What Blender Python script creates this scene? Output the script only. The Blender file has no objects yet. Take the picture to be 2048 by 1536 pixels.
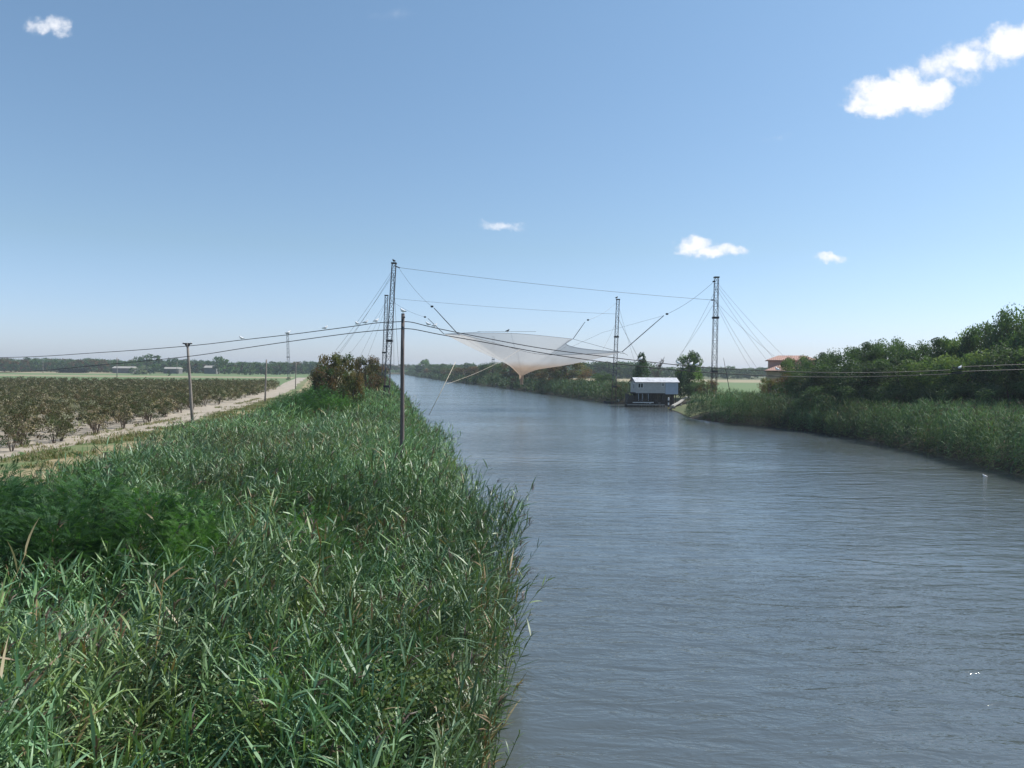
import bpy, bmesh, math, random
import numpy as np
from mathutils import Vector, Matrix

SC = bpy.context.scene
COL = SC.collection
R = math.radians
rng = np.random.default_rng(7)
random.seed(7)

# ------------------------------------------------------------------ camera
F, CX, CY = 1550.0, 1024.0, 768.0          # focal length in pixels of the 2048 wide photograph
HC = 7.5                                   # camera height above the water
PITCH, ROLL = R(1.07), R(0.5)
_f = np.array([0, math.cos(PITCH), -math.sin(PITCH)])
_u0 = np.array([0, math.sin(PITCH), math.cos(PITCH)])
_r0 = np.array([1.0, 0, 0])
_r = _r0 * math.cos(ROLL) + _u0 * math.sin(ROLL)
_u = _u0 * math.cos(ROLL) - _r0 * math.sin(ROLL)
cam_d = bpy.data.cameras.new('camera')
cam = bpy.data.objects.new('camera', cam_d)
COL.objects.link(cam)
cam_d.sensor_width = 36
cam_d.lens = 36 * F / 2048
cam_d.clip_start, cam_d.clip_end = 0.1, 12000
cam.matrix_world = Matrix(((_r[0], _u[0], -_f[0], 0), (_r[1], _u[1], -_f[1], 0), (_r[2], _u[2], -_f[2], HC), (0, 0, 0, 1)))
SC.camera = cam


def ray(u, v):
    return _f + _r * (u - CX) / F - _u * (v - CY) / F


def P(u, v, d):
    """point seen at pixel (u, v), d metres ahead"""
    r = ray(u, v)
    return np.array([0, 0, HC]) + r * (d / r[1])


def G(u, v, z=1.5):
    r = ray(u, v)
    return np.array([0, 0, HC]) + r * ((z - HC) / r[2])


# ------------------------------------------------------------------ light
SUN_EL, SUN_AZ = R(47), R(72)              # azimuth from +Y towards +X
SKY_STRENGTH = 0.100
sv = Vector((math.sin(SUN_AZ) * math.cos(SUN_EL), math.cos(SUN_AZ) * math.cos(SUN_EL), math.sin(SUN_EL)))
sun_d = bpy.data.lights.new('sun', 'SUN')
sun_d.energy = 5.0
sun_d.angle = R(0.5)
sun_d.color = (1.0, 0.95, 0.87)
sun = bpy.data.objects.new('sun', sun_d)
sun.rotation_euler = sv.to_track_quat('Z', 'Y').to_euler()
sun.location = sv * 200
COL.objects.link(sun)

world = bpy.data.worlds.new('World')
SC.world = world
world.use_nodes = True
nt = world.node_tree
nt.nodes.clear()


class NB:
    """small helper that writes node graphs"""
    def __init__(s, nt):
        s.nt = nt

    def n(s, t, **k):
        nd = s.nt.nodes.new(t)
        for a, b in k.items():
            setattr(nd, a, b)
        return nd

    def put(s, sock, v):
        if isinstance(v, bpy.types.NodeSocket):
            s.nt.links.new(v, sock)
        elif v is not None:
            sock.default_value = v

    def m(s, op, a, b=None, c=None, clamp=False):
        nd = s.n('ShaderNodeMath', operation=op, use_clamp=clamp)
        for i, v in enumerate((a, b, c)):
            if v is not None:
                s.put(nd.inputs[i], v)
        return nd.outputs[0]

    def mix(s, f, a, b, mode='MIX'):
        nd = s.n('ShaderNodeMix', data_type='RGBA', blend_type=mode)
        s.put(nd.inputs[0], f)
        s.put(nd.inputs[6], a)
        s.put(nd.inputs[7], b)
        return nd.outputs[2]

    def ss(s, x, a, b):
        nd = s.n('ShaderNodeMapRange', interpolation_type='SMOOTHSTEP')
        s.put(nd.inputs[0], x)
        nd.inputs[1].default_value, nd.inputs[2].default_value = a, b
        nd.inputs[3].default_value, nd.inputs[4].default_value = 0, 1
        return nd.outputs[0]


W = NB(nt)
out = W.n('ShaderNodeOutputWorld')
bg = W.n('ShaderNodeBackground')
sky = W.n('ShaderNodeTexSky', sky_type='NISHITA')
sky.sun_disc = False
sky.sun_elevation = SUN_EL
sky.sun_rotation = SUN_AZ
sky.air_density, sky.dust_density, sky.ozone_density = 1.0, 0.55, 1.2
sky.altitude = 0
tc = W.n('ShaderNodeTexCoord')
sep = W.n('ShaderNodeSeparateXYZ')
nt.links.new(tc.outputs['Generated'], sep.inputs[0])
dx, dy, dz = sep.outputs
iy = W.m('MAXIMUM', dy, 0.02)
px, pz = W.m('DIVIDE', dx, iy), W.m('DIVIDE', dz, iy)
comb = W.n('ShaderNodeCombineXYZ')
nt.links.new(px, comb.inputs[0])
nt.links.new(pz, comb.inputs[1])


def cnoise(scale, detail, off):
    nz = W.n('ShaderNodeTexNoise')
    nz.inputs['Scale'].default_value = scale
    nz.inputs['Detail'].default_value = detail
    nz.inputs['Roughness'].default_value = 0.6
    mp = W.n('ShaderNodeMapping')
    mp.inputs['Location'].default_value = (off, off * 0.7, off * 1.3)
    nt.links.new(comb.outputs[0], mp.inputs[0])
    nt.links.new(mp.outputs[0], nz.inputs['Vector'])
    return nz.outputs['Fac']


w1 = W.m('SUBTRACT', cnoise(18, 5, 0), 0.5)
w2 = W.m('SUBTRACT', cnoise(18, 5, 9.3), 0.5)
qx = W.m('MULTIPLY_ADD', w1, 0.055, px)
qz = W.m('MULTIPLY_ADD', w2, 0.045, pz)
fine = cnoise(70, 6, 3.1)
# cumulus puffs, by direction in the sky: (u, v, half width, half height, strength)
PUFFS = [
    (1800, 190, 88, 36, 1.3), (1745, 212, 52, 20, 1.0), (1868, 186, 48, 24, 1.1), (1812, 158, 42, 26, 1.0), (1706, 203, 14, 10, 0.5),
    (1895, 150, 60, 26, 0.55), (1880, 134, 44, 24, 0.75), (1985, 105, 60, 34, 0.55), (1920, 95, 40, 20, 0.4), (1930, 112, 48, 30, 1.0), (1955, 84, 30, 18, 0.6), (2018, 82, 52, 34, 1.25), (2070, 70, 46, 36, 1.2), (2120, 60, 50, 40, 1.2),
    (1392, 492, 40, 19, 1.0), (1425, 507, 46, 14, 0.9), (1462, 500, 25, 14, 0.8), (1358, 498, 22, 7, 0.5),
    (1658, 512, 23, 9, 0.75), (1004, 446, 44, 10, 0.6), (98, 42, 36, 20, 0.75), (118, 56, 24, 14, 0.6), (1552, 274, 26, 9, 0.16), (780, 28, 40, 10, 0.12),
]
total = None
for (u, v, a, b, s) in PUFFS:
    d = ray(u, v)
    x0, z0 = d[0] / d[1], d[2] / d[1]
    ex = W.m('DIVIDE', W.m('SUBTRACT', qx, x0), a / F * 1.25)
    ez = W.m('DIVIDE', W.m('SUBTRACT', qz, z0), b / F * 1.25)
    r2 = W.m('ADD', W.m('MULTIPLY', ex, ex), W.m('MULTIPLY', ez, ez))
    f = W.m('MULTIPLY', W.m('SUBTRACT', 1.0, r2, clamp=True), s)
    total = f if total is None else W.m('MAXIMUM', total, f)
dens = W.m('ADD', total, W.m('MULTIPLY', W.m('SUBTRACT', fine, 0.55), W.m('MULTIPLY', W.ss(total, 0.0, 0.25), 1.1)))
mask = W.m('MULTIPLY', W.ss(dens, 0.0, 0.95), W.m('GREATER_THAN', dy, 0.05))
white = W.mix(W.ss(dens, 0.15, 0.9), (7.6, 7.9, 8.6, 1), (8.6, 8.7, 9.0, 1))
hsv = W.n('ShaderNodeHueSaturation')
hsv.inputs['Saturation'].default_value = 0.92
hsv.inputs['Value'].default_value = 1.0
nt.links.new(sky.outputs[0], hsv.inputs['Color'])
rmp = W.n('ShaderNodeValToRGB')
cr = rmp.color_ramp
cr.elements[0].position, cr.elements[0].color = 0.0, (0.86, 0.99, 1.48, 1)
cr.elements[1].position, cr.elements[1].color = 0.42, (0.96, 1.16, 1.23, 1)
e_ = cr.elements.new(0.15)
e_.color = (0.86, 0.99, 1.10, 1)
nt.links.new(dz, rmp.inputs[0])
skyc = W.mix(1.0, hsv.outputs[0], rmp.outputs[0], 'MULTIPLY')
nt.links.new(W.mix(mask, skyc, white), bg.inputs[0])
bg.inputs[1].default_value = SKY_STRENGTH
nt.links.new(bg.outputs[0], out.inputs[0])
world.cycles.sampling_method = 'MANUAL'
world.cycles.sample_map_resolution = 512

SC.view_settings.view_transform = 'Standard'
SC.view_settings.look = 'None'
SC.view_settings.exposure = 0.3
SC.view_settings.gamma = 1
SC.render.engine = 'CYCLES'
SC.cycles.transparent_max_bounces = 24
SC.cycles.max_bounces = 6
SC.cycles.use_denoising = True


# ------------------------------------------------------------------ materials
def new_mat(name):
    m = bpy.data.materials.new(name)
    m.use_nodes = True
    m.node_tree.nodes.clear()
    B = NB(m.node_tree)
    o = B.n('ShaderNodeOutputMaterial')
    return m, B, o


def mat(name, c, c2=None, scale=3.0, rough=0.8, metal=0.0, bump=0.0, stretch=(1, 1, 1), lo=0.35, hi=0.65, spec=0.4):
    m, B, o = new_mat(name)
    p = B.n('ShaderNodeBsdfPrincipled')
    p.inputs['Roughness'].default_value = rough
    p.inputs['Metallic'].default_value = metal
    p.inputs['Specular IOR Level'].default_value = spec
    c2 = c2 or tuple(x * 0.7 for x in c)
    t = B.n('ShaderNodeTexCoord')
    mp = B.n('ShaderNodeMapping')
    mp.inputs['Scale'].default_value = stretch
    m.node_tree.links.new(t.outputs['Object'], mp.inputs[0])
    nz = B.n('ShaderNodeTexNoise')
    nz.inputs['Scale'].default_value = scale
    nz.inputs['Detail'].default_value = 7
    nz.inputs['Roughness'].default_value = 0.65
    m.node_tree.links.new(mp.outputs[0], nz.inputs['Vector'])
    f = B.ss(nz.outputs['Fac'], lo, hi)
    m.node_tree.links.new(B.mix(f, (*c, 1), (*c2, 1)), p.inputs['Base Color'])
    if bump:
        b = B.n('ShaderNodeBump')
        b.inputs['Strength'].default_value = bump
        b.inputs['Distance'].default_value = 0.05
        m.node_tree.links.new(nz.outputs['Fac'], b.inputs['Height'])
        m.node_tree.links.new(b.outputs[0], p.inputs['Normal'])
    m.node_tree.links.new(p.outputs[0], o.inputs[0])
    return m


def leaf_mat(name, rough=0.5, trans=0.3, spec=0.4):
    m, B, o = new_mat(name)
    a = B.n('ShaderNodeAttribute', attribute_name='tint')
    oi = B.n('ShaderNodeObjectInfo')
    c = B.mix(1.0, a.outputs['Color'], oi.outputs['Color'], 'MULTIPLY')
    p = B.n('ShaderNodeBsdfPrincipled')
    p.inputs['Roughness'].default_value = rough
    p.inputs['Specular IOR Level'].default_value = spec
    B.put(p.inputs['Base Color'], c)
    t = B.n('ShaderNodeBsdfTranslucent')
    B.put(t.inputs[0], B.mix(1.0, c, (1.1, 1.15, 0.55, 1), 'MULTIPLY'))
    mx = B.n('ShaderNodeMixShader')
    mx.inputs[0].default_value = trans
    B.put(mx.inputs[1], p.outputs[0])
    B.put(mx.inputs[2], t.outputs[0])
    B.put(o.inputs[0], mx.outputs[0])
    return m


def tint_mat(name, rough=0.6):
    m, B, o = new_mat(name)
    a = B.n('ShaderNodeAttribute', attribute_name='tint')
    p = B.n('ShaderNodeBsdfPrincipled')
    p.inputs['Roughness'].default_value = rough
    B.put(p.inputs['Base Color'], a.outputs['Color'])
    B.put(o.inputs[0], p.outputs[0])
    return m


M = {}
M['reed'] = leaf_mat('reed_leaf', 0.47, 0.22, 0.5)
M['reed_far'] = leaf_mat('far_reed_leaf', 0.6, 0.22, 0.15)
M['leaf'] = leaf_mat('tree_leaf', 0.6, 0.38, 0.2)
M['bark'] = mat('bark', (0.10, 0.075, 0.055), (0.05, 0.04, 0.03), 6, 0.9, bump=0.5)
M['greybark'] = mat('grey_bark', (0.22, 0.19, 0.17), (0.13, 0.11, 0.10), 6, 0.9)
M['ground'] = mat('ground', (0.09, 0.12, 0.045), (0.14, 0.13, 0.065), 0.25, 0.95, bump=0.3)
_nt = M['ground'].node_tree
_B = NB(_nt)
_p = next(n for n in _nt.nodes if n.type == 'BSDF_PRINCIPLED')
_src = _p.inputs['Base Color'].links[0].from_socket
_g = _B.n('ShaderNodeNewGeometry')
_s = _B.n('ShaderNodeSeparateXYZ')
_B.put(_s.inputs[0], _g.outputs['Position'])
_B.put(_p.inputs['Base Color'], _B.mix(_B.ss(_s.outputs[2], 0.9, 1.45), (0.038, 0.032, 0.022, 1), _src))
M['mud'] = mat('bank_mud', (0.045, 0.038, 0.026), (0.025, 0.022, 0.016), 1.5, 0.9)
M['soil'] = mat('pale_soil', (0.40, 0.35, 0.285), (0.29, 0.25, 0.195), 0.5, 0.95, bump=0.6)
M['drygrass'] = mat('dry_grass', (0.31, 0.25, 0.14), (0.20, 0.18, 0.09), 0.7, 0.95, bump=0.6)
M['greengrass'] = mat('green_grass', (0.10, 0.145, 0.05), (0.21, 0.19, 0.095), 0.35, 0.95, bump=0.6)
M['field'] = mat('far_field', (0.10, 0.17, 0.06), (0.13, 0.17, 0.07), 0.02, 0.95, stretch=(1, 4, 1))
M['stubble'] = mat('stubble', (0.32, 0.27, 0.17), (0.24, 0.21, 0.12), 0.03, 0.95, stretch=(1, 5, 1))
M['lawn'] = mat('lawn', (0.10, 0.13, 0.048), (0.145, 0.145, 0.062), 0.5, 0.95, bump=0.5)
M['wood'] = mat('weathered_wood', (0.27, 0.245, 0.22), (0.15, 0.13, 0.115), 5, 0.85, stretch=(6, 6, 0.4), bump=0.4)
M['darkwood'] = mat('dark_pole_wood', (0.17, 0.14, 0.13), (0.09, 0.07, 0.065), 5, 0.85, stretch=(6, 6, 0.4), bump=0.4)
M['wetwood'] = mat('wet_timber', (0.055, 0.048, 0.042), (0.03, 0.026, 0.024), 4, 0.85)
M['steel'] = mat('dark_steel', (0.065, 0.078, 0.10), (0.045, 0.052, 0.065), 3, 0.6, 0.3)
M['rust'] = mat('rusty_steel', (0.095, 0.06, 0.045), (0.05, 0.04, 0.035), 3, 0.8, 0.1)
M['black'] = mat('black_rubber', (0.022, 0.022, 0.025), (0.03, 0.03, 0.032), 3, 0.6)
M['wire'] = mat('grey_wire', (0.12, 0.125, 0.14), (0.09, 0.09, 0.1), 3, 0.6)
M['rope'] = mat('pale_rope', (0.48, 0.42, 0.33), (0.35, 0.3, 0.24), 5, 0.85)
M['bamboo'] = mat('bamboo', (0.62, 0.55, 0.42), (0.45, 0.38, 0.27), 3, 0.6, stretch=(1, 1, 3))
M['hutwall'] = mat('hut_wall', (0.47, 0.455, 0.43), (0.38, 0.37, 0.35), 1.2, 0.7, stretch=(1, 1, 4))
M['hutbox'] = mat('hut_box', (0.40, 0.45, 0.53), (0.36, 0.41, 0.48), 1.2, 0.6)
M['white'] = mat('white_paint', (0.75, 0.75, 0.74), (0.62, 0.62, 0.6), 2, 0.6)
M['glass'] = mat('window_glass', (0.025, 0.03, 0.035), (0.035, 0.04, 0.045), 1, 0.1, spec=0.6)
M['tile'] = mat('roof_tile', (0.50, 0.32, 0.26), (0.40, 0.24, 0.19), 4, 0.85, stretch=(1, 1, 3), bump=0.5)
M['plaster'] = mat('pink_plaster', (0.55, 0.33, 0.27), (0.46, 0.28, 0.23), 0.8, 0.9)
M['tanwall'] = mat('tan_plaster', (0.38, 0.31, 0.23), (0.30, 0.25, 0.185), 0.8, 0.9)
M['concrete'] = mat('pale_concrete', (0.36, 0.35, 0.32), (0.27, 0.26, 0.235), 2, 0.9)
M['yellow'] = mat('yellow_paint', (0.6, 0.47, 0.12), (0.45, 0.35, 0.1), 3, 0.6)
M['boat'] = mat('boat_hull', (0.05, 0.065, 0.075), (0.035, 0.04, 0.05), 3, 0.5)
M['shed'] = mat('shed_wall', (0.16, 0.16, 0.16), (0.11, 0.11, 0.11), 0.3, 0.8)
M['tint'] = tint_mat('plumage')


def corrugated():
    m, B, o = new_mat('corrugated_roof')
    p = B.n('ShaderNodeBsdfPrincipled')
    p.inputs['Roughness'].default_value = 0.5
    t = B.n('ShaderNodeTexCoord')
    nz = B.n('ShaderNodeTexNoise')
    nz.inputs['Scale'].default_value = 1.3
    B.put(nz.inputs['Vector'], t.outputs['Object'])
    B.put(p.inputs['Base Color'], B.mix(B.ss(nz.outputs['Fac'], 0.35, 0.7), (0.78, 0.78, 0.79, 1), (0.6, 0.6, 0.62, 1)))
    B.put(o.inputs[0], p.outputs[0])
    return m


M['corr'] = corrugated()


def net_material(name='fish_netting', dens=1.0):
    m, B, o = new_mat(name)
    d = B.n('ShaderNodeBsdfDiffuse')
    tz = B.n('ShaderNodeTexCoord')
    sz = B.n('ShaderNodeSeparateXYZ')
    B.put(sz.inputs[0], tz.outputs['Object'])
    hi_ = B.ss(sz.outputs[2], 7.6, 9.2)                # net colour runs from tan low down to pale grey above
    B.put(d.inputs[0], B.mix(hi_, (0.46, 0.36, 0.28, 1), (0.58, 0.58, 0.58, 1)))
    t = B.n('ShaderNodeBsdfTranslucent')
    B.put(t.inputs[0], B.mix(hi_, (0.50, 0.38, 0.29, 1), (0.60, 0.60, 0.60, 1)))
    mx = B.n('ShaderNodeMixShader')
    mx.inputs[0].default_value = 0.45
    B.put(mx.inputs[1], d.outputs[0])
    B.put(mx.inputs[2], t.outputs[0])
    tr = B.n('ShaderNodeBsdfTransparent')
    # a mesh seen at a slant closes up
    lw = B.n('ShaderNodeLayerWeight')
    lw.inputs[0].default_value = 0.3
    nz = B.n('ShaderNodeTexNoise')
    nz.inputs['Scale'].default_value = 0.25
    nz.inputs['Detail'].default_value = 4
    tcn = B.n('ShaderNodeTexCoord')
    B.put(nz.inputs['Vector'], tcn.outputs['Object'])
    a = B.m('MULTIPLY_ADD', lw.outputs['Facing'], 0.25, B.m('MULTIPLY_ADD', nz.outputs['Fac'], 0.16, 0.52 * dens), clamp=True)
    mx2 = B.n('ShaderNodeMixShader')
    B.put(mx2.inputs[0], a)
    B.put(mx2.inputs[1], tr.outputs[0])
    B.put(mx2.inputs[2], mx.outputs[0])
    B.put(o.inputs[0], mx2.outputs[0])
    return m


M['net'] = net_material()
M['cod'] = net_material('dense_netting', 2.0)


def water_material():
    m, B, o = new_mat('river_water')
    p = B.n('ShaderNodeBsdfPrincipled')
    p.inputs['Roughness'].default_value = 0.1
    p.inputs['IOR'].default_value = 1.6
    t = B.n('ShaderNodeTexCoord')

    def nz(sx, sy, rot, detail, rough=0.55, dist=0.0):
        mp = B.n('ShaderNodeMapping')
        mp.inputs['Rotation'].default_value = (0, 0, R(rot))
        mp.inputs['Scale'].default_value = (sx, sy, 1)
        B.put(mp.inputs[0], t.outputs['Object'])
        k = B.n('ShaderNodeTexNoise')
        k.inputs['Scale'].default_value = 1
        k.inputs['Detail'].default_value = detail
        k.inputs['Roughness'].default_value = rough
        k.inputs['Distortion'].default_value = dist
        B.put(k.inputs['Vector'], mp.outputs[0])
        return k.outputs['Fac']
    big = nz(0.25, 0.75, 8, 2, 0.5, 0.6)
    mid = nz(0.7, 1.9, 14, 3, 0.6, 0.8)
    small = nz(4.5, 8.5, -6, 3, 0.6, 0.3)
    gust = B.ss(nz(0.03, 0.07, 10, 3), 0.3, 0.7)
    amp = B.m('MULTIPLY_ADD', gust, 0.9, 0.4)
    h = B.m('ADD', B.m('MULTIPLY', big, 0.22), B.m('MULTIPLY', B.m('ADD', B.m('MULTIPLY', mid, 0.17), B.m('MULTIPLY', small, 0.032)), amp))
    b = B.n('ShaderNodeBump')
    b.inputs['Strength'].default_value = 1.0
    b.inputs['Distance'].default_value = 0.48
    B.put(b.inputs['Height'], h)
    B.put(p.inputs['Normal'], b.outputs[0])
    silt = nz(0.02, 0.06, 10, 3)
    B.put(p.inputs['Base Color'], B.mix(silt, (0.066, 0.084, 0.092, 1), (0.084, 0.096, 0.096, 1)))
    B.put(o.inputs[0], p.outputs[0])
    return m


M['water'] = water_material()


# ------------------------------------------------------------------ mesh helpers
def tag(o, label=None, cat=None, group=None, kind=None):
    for k, v in (('label', label), ('category', cat), ('group', group), ('kind', kind)):
        if v:
            o[k] = v
    return o


def empty(name, loc, label, cat, group=None, rz=0.0):
    o = bpy.data.objects.new(name, None)
    o.empty_display_size = 0.2
    o.location = [float(x) for x in loc]
    o.rotation_euler = (0, 0, rz)
    COL.objects.link(o)
    return tag(o, label, cat, group)


def link(name, me, parent=None, m=None):
    if m is not None and not me.materials:
        me.materials.append(m)
    o = bpy.data.objects.new(name, me)
    COL.objects.link(o)
    o.parent = parent
    return o


def qmesh(name, V, Q, C=None, smooth=False):
    """fast quad mesh from arrays"""
    V = np.asarray(V, np.float32)
    Q = np.asarray(Q, np.int32)
    me = bpy.data.meshes.new(name)
    me.vertices.add(len(V))
    me.vertices.foreach_set('co', V.ravel())
    me.loops.add(Q.size)
    me.loops.foreach_set('vertex_index', Q.ravel())
    me.polygons.add(len(Q))
    me.polygons.foreach_set('loop_start', np.arange(0, Q.size, 4, dtype=np.int32))
    if smooth:
        me.polygons.foreach_set('use_smooth', np.ones(len(Q), bool))
    if C is not None:
        C = np.asarray(C, np.float32)
        if C.shape[1] == 3:
            C = np.concatenate([C, np.ones((len(C), 1), np.float32)], 1)
        a = me.color_attributes.new('tint', 'FLOAT_COLOR', 'POINT')
        a.data.foreach_set('color', C.ravel())
    me.update(calc_edges=True)
    return me


class MB:
    """collects tubes, boxes and panels into one mesh"""
    def __init__(s):
        s.v, s.f = [], []

    def add(s, V, Fs):
        o = len(s.v)
        s.v += [tuple(float(c) for c in x) for x in V]
        s.f += [tuple(i + o for i in f) for f in Fs]
        return s

    def tube(s, pts, r, n=6, caps=True):
        pts = [np.asarray(p, float) for p in pts]
        k = len(pts)
        rr = r if hasattr(r, '__len__') else [r] * k
        V = []
        t0 = pts[1] - pts[0]
        t0 = t0 / (np.linalg.norm(t0) + 1e-9)
        ref = np.array([0, 0, 1.0]) if abs(t0[2]) < 0.9 else np.array([1.0, 0, 0])
        for i in range(k):
            t = pts[min(i + 1, k - 1)] - pts[max(i - 1, 0)]
            t = t / (np.linalg.norm(t) + 1e-9)
            a = np.cross(t, ref)
            a /= np.linalg.norm(a) + 1e-9
            b = np.cross(t, a)
            for j in range(n):
                q = 2 * math.pi * j / n
                V.append(pts[i] + (a * math.cos(q) + b * math.sin(q)) * rr[i])
        Fs = [(i * n + j, i * n + (j + 1) % n, (i + 1) * n + (j + 1) % n, (i + 1) * n + j) for i in range(k - 1) for j in range(n)]
        if caps:
            Fs += [tuple(range(n - 1, -1, -1)), tuple((k - 1) * n + j for j in range(n))]
        return s.add(V, Fs)

    def box(s, c, size, ax=None):
        c = np.asarray(c, float)
        hx, hy, hz = [x / 2 for x in size]
        ax = np.eye(3) if ax is None else np.asarray(ax, float)
        V = [c + ax[0] * (sx * hx) + ax[1] * (sy * hy) + ax[2] * (sz * hz) for sx in (-1, 1) for sy in (-1, 1) for sz in (-1, 1)]
        return s.add(V, [(0, 1, 3, 2), (4, 6, 7, 5), (0, 4, 5, 1), (2, 3, 7, 6), (0, 2, 6, 4), (1, 5, 7, 3)])

    def poly(s, pts):
        return s.add(pts, [tuple(range(len(pts)))])

    def build(s, name, m, parent=None, smooth=False, bevel=0):
        me = bpy.data.meshes.new(name)
        me.from_pydata(s.v, [], s.f)
        bm = bmesh.new()
        bm.from_mesh(me)
        bmesh.ops.recalc_face_normals(bm, faces=bm.faces)
        if bevel:
            bmesh.ops.bevel(bm, geom=bm.edges[:], offset=bevel, segments=2, affect='EDGES')
        for f in bm.faces:
            f.smooth = smooth
        bm.to_mesh(me)
        bm.free()
        return link(name, me, parent, m)


def spline(pts, n=10):
    """Catmull-Rom through the points"""
    pts = [np.asarray(p, float) for p in pts]
    q = [2 * pts[0] - pts[1]] + pts + [2 * pts[-1] - pts[-2]]
    res = []
    for i in range(1, len(q) - 2):
        a, b, c, d = q[i - 1:i + 3]
        for k in range(n):
            t = k / n
            res.append(0.5 * (2 * b + (c - a) * t + (2 * a - 5 * b + 4 * c - d) * t * t + (3 * b - a - 3 * c + d) * t ** 3))
    res.append(pts[-1])
    return res


def sag(a, b, s, n=14):
    a, b = np.asarray(a, float), np.asarray(b, float)
    return [a + (b - a) * t - np.array([0, 0, 4 * s * t * (1 - t)]) for t in np.linspace(0, 1, n)]


def vnoise(x, y, seed=0):
    """smooth value noise, 0..1"""
    x, y = np.asarray(x, float), np.asarray(y, float)
    xi, yi = np.floor(x).astype(np.int64), np.floor(y).astype(np.int64)
    xf, yf = x - xi, y - yi

    def h(a, b):
        k = (a * 374761393 + b * 668265263 + seed * 974711) & 0x7fffffff
        k = ((k ^ (k >> 13)) * 1274126177) & 0x7fffffff
        return ((k ^ (k >> 16)) & 0xffff) / 65535.0
    sx, sy = xf * xf * (3 - 2 * xf), yf * yf * (3 - 2 * yf)
    return (h(xi, yi) * (1 - sx) + h(xi + 1, yi) * sx) * (1 - sy) + (h(xi, yi + 1) * (1 - sx) + h(xi + 1, yi + 1) * sx) * sy


# ------------------------------------------------------------------ terrain
LB = np.array([(-400, 2), (-20, 0.2), (0, -1.2), (8, -1.0), (13, -0.8), (18, -0.6), (24, -0.65), (30, -1.6), (40, -3.0), (49, -4.4), (64, -7.2), (86, -11.4), (117, -16), (166, -24.5), (300, -47.5), (436, -71), (700, -117), (900, -152), (1010, -168), (1040, -140), (3000, -140)])
RB = np.array([(-400, 30), (40, 36), (56, 38.2), (69, 39.6), (84, 39.8), (96, 39), (108, 34), (119, 28.3), (125, 28.5), (140, 30), (151, 30.5), (157, 35), (167, 35), (171, 24.5), (185, 21.5), (211, 17), (323, -5), (465, -37), (860, -113), (960, -131), (1040, -139.5), (3000, -139.5)])


def xl(y):
    return np.interp(y, LB[:, 0], LB[:, 1])


def xr(y):
    return np.interp(y, RB[:, 0], RB[:, 1])


def gz(x, y):
    """height of the land"""
    s = np.maximum(xl(y) - x, x - xr(y))
    z = np.interp(s, [-2.5, -0.6, 0, 2.5, 6], [-1.2, -0.4, 0.05, 0.9, 1.5])
    return np.where(np.asarray(y) > 1035, 1.5, z)


rows = np.unique(np.concatenate([[-400, -200, -80, -30], np.arange(-10, 260, 6), np.arange(260, 1100, 30), [1010, 1035, 1040, 1200, 1500, 1900, 2500]]))
offs = [-2500, -900, -300, -90, -40, -20, -10, -6, -2.5, 0, 0.6, 2.5]
V, Q = [], []
for y in rows:
    a, b = float(xl(y)), float(xr(y))
    mid = (a + b) / 2
    xs = [a + o if o <= 0 else min(a + o, mid) for o in offs] + [b - o if o <= 0 else max(b - o, mid) for o in reversed(offs)]
    xs[0], xs[-1] = -2500, 2500
    for x in xs:
        V.append((x, y, float(gz(x, y))))
nc = len(offs) * 2
for i in range(len(rows) - 1):
    for j in range(nc - 1):
        k = i * nc + j
        Q.append((k, k + 1, k + 1 + nc, k + nc))
o = link('ground', qmesh('ground', V, Q, smooth=True), m=M['ground'])
tag(o, 'flat green farmland and sloping river banks', 'ground', kind='structure')

w = MB()
w.poly([(-230, -200, 0), (90, -200, 0), (90, 1200, 0), (-230, 1200, 0)])
tag(w.build('water', M['water']), 'rippled blue grey water of the wide straight river', 'river', kind='structure')

# field edges on the left, measured on the photograph
BE = np.array([(0, -27), (30, -29.5), (43, -31), (49, -32.3), (86, -35.2), (115, -40.7), (137, -43.5), (216, -61), (330, -90), (563, -147)])


def be(y):
    return np.interp(y, BE[:, 0], BE[:, 1])


def strip(name, m, ys, fa, fb, z, label, n=2):
    """a sheet of ground between two edges"""
    V, Q = [], []
    for i, y in enumerate(ys):
        for k in range(n):
            t = k / (n - 1)
            V.append((fa(y) * (1 - t) + fb(y) * t, y, z))
    for i in range(len(ys) - 1):
        for k in range(n - 1):
            q = i * n + k
            Q.append((q, q + 1, q + 1 + n, q + n))
    return tag(link(name, qmesh(name, V, Q), m=m), label, name.split('_')[-1], kind='structure')


ys = np.concatenate([np.arange(0, 240, 4), [240, 300, 380, 470, 563]])
wob = lambda y, a, k: a * (float(vnoise(y * 0.11, k)) - 0.5)
strip('dry_grass_strip', M['drygrass'], ys, lambda y: be(y) + 2.0 + wob(y, 1.6, 1), lambda y: xl(y) - 11, 1.512, 'strip of dry tan grass beside the reeds')
strip('green_verge', M['greengrass'], ys, lambda y: be(y) - 0.5 + wob(y, 1.2, 2), lambda y: be(y) + 2.4 + wob(y, 1.6, 3), 1.522, 'narrow strip of short green grass along the track')
strip('orchard_soil', M['soil'], np.arange(38, 238, 4), lambda y: -0.95 * y - 40, lambda y: be(y) - 4, 1.516, 'pale bare soil under the orchard')
strip('dirt_track', M['soil'], np.arange(20, 470, 5), lambda y: be(y) - 5.5 + wob(y, 0.6, 4), lambda y: be(y) + wob(y, 1.5, 5), 1.53, 'pale dirt track between orchard and reeds')
strip('green_field', M['field'], [238, 300, 420, 600, 800], lambda y: -2 * y - 100, lambda y: be(y) - 5, 1.51, 'flat green field beyond the orchard')
strip('farm_road', M['stubble'], [430, 445, 470, 490], lambda y: -520 + (y - 430), lambda y: be(y) - 8, 1.53, 'pale straight farm road crossing the green field')
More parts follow.
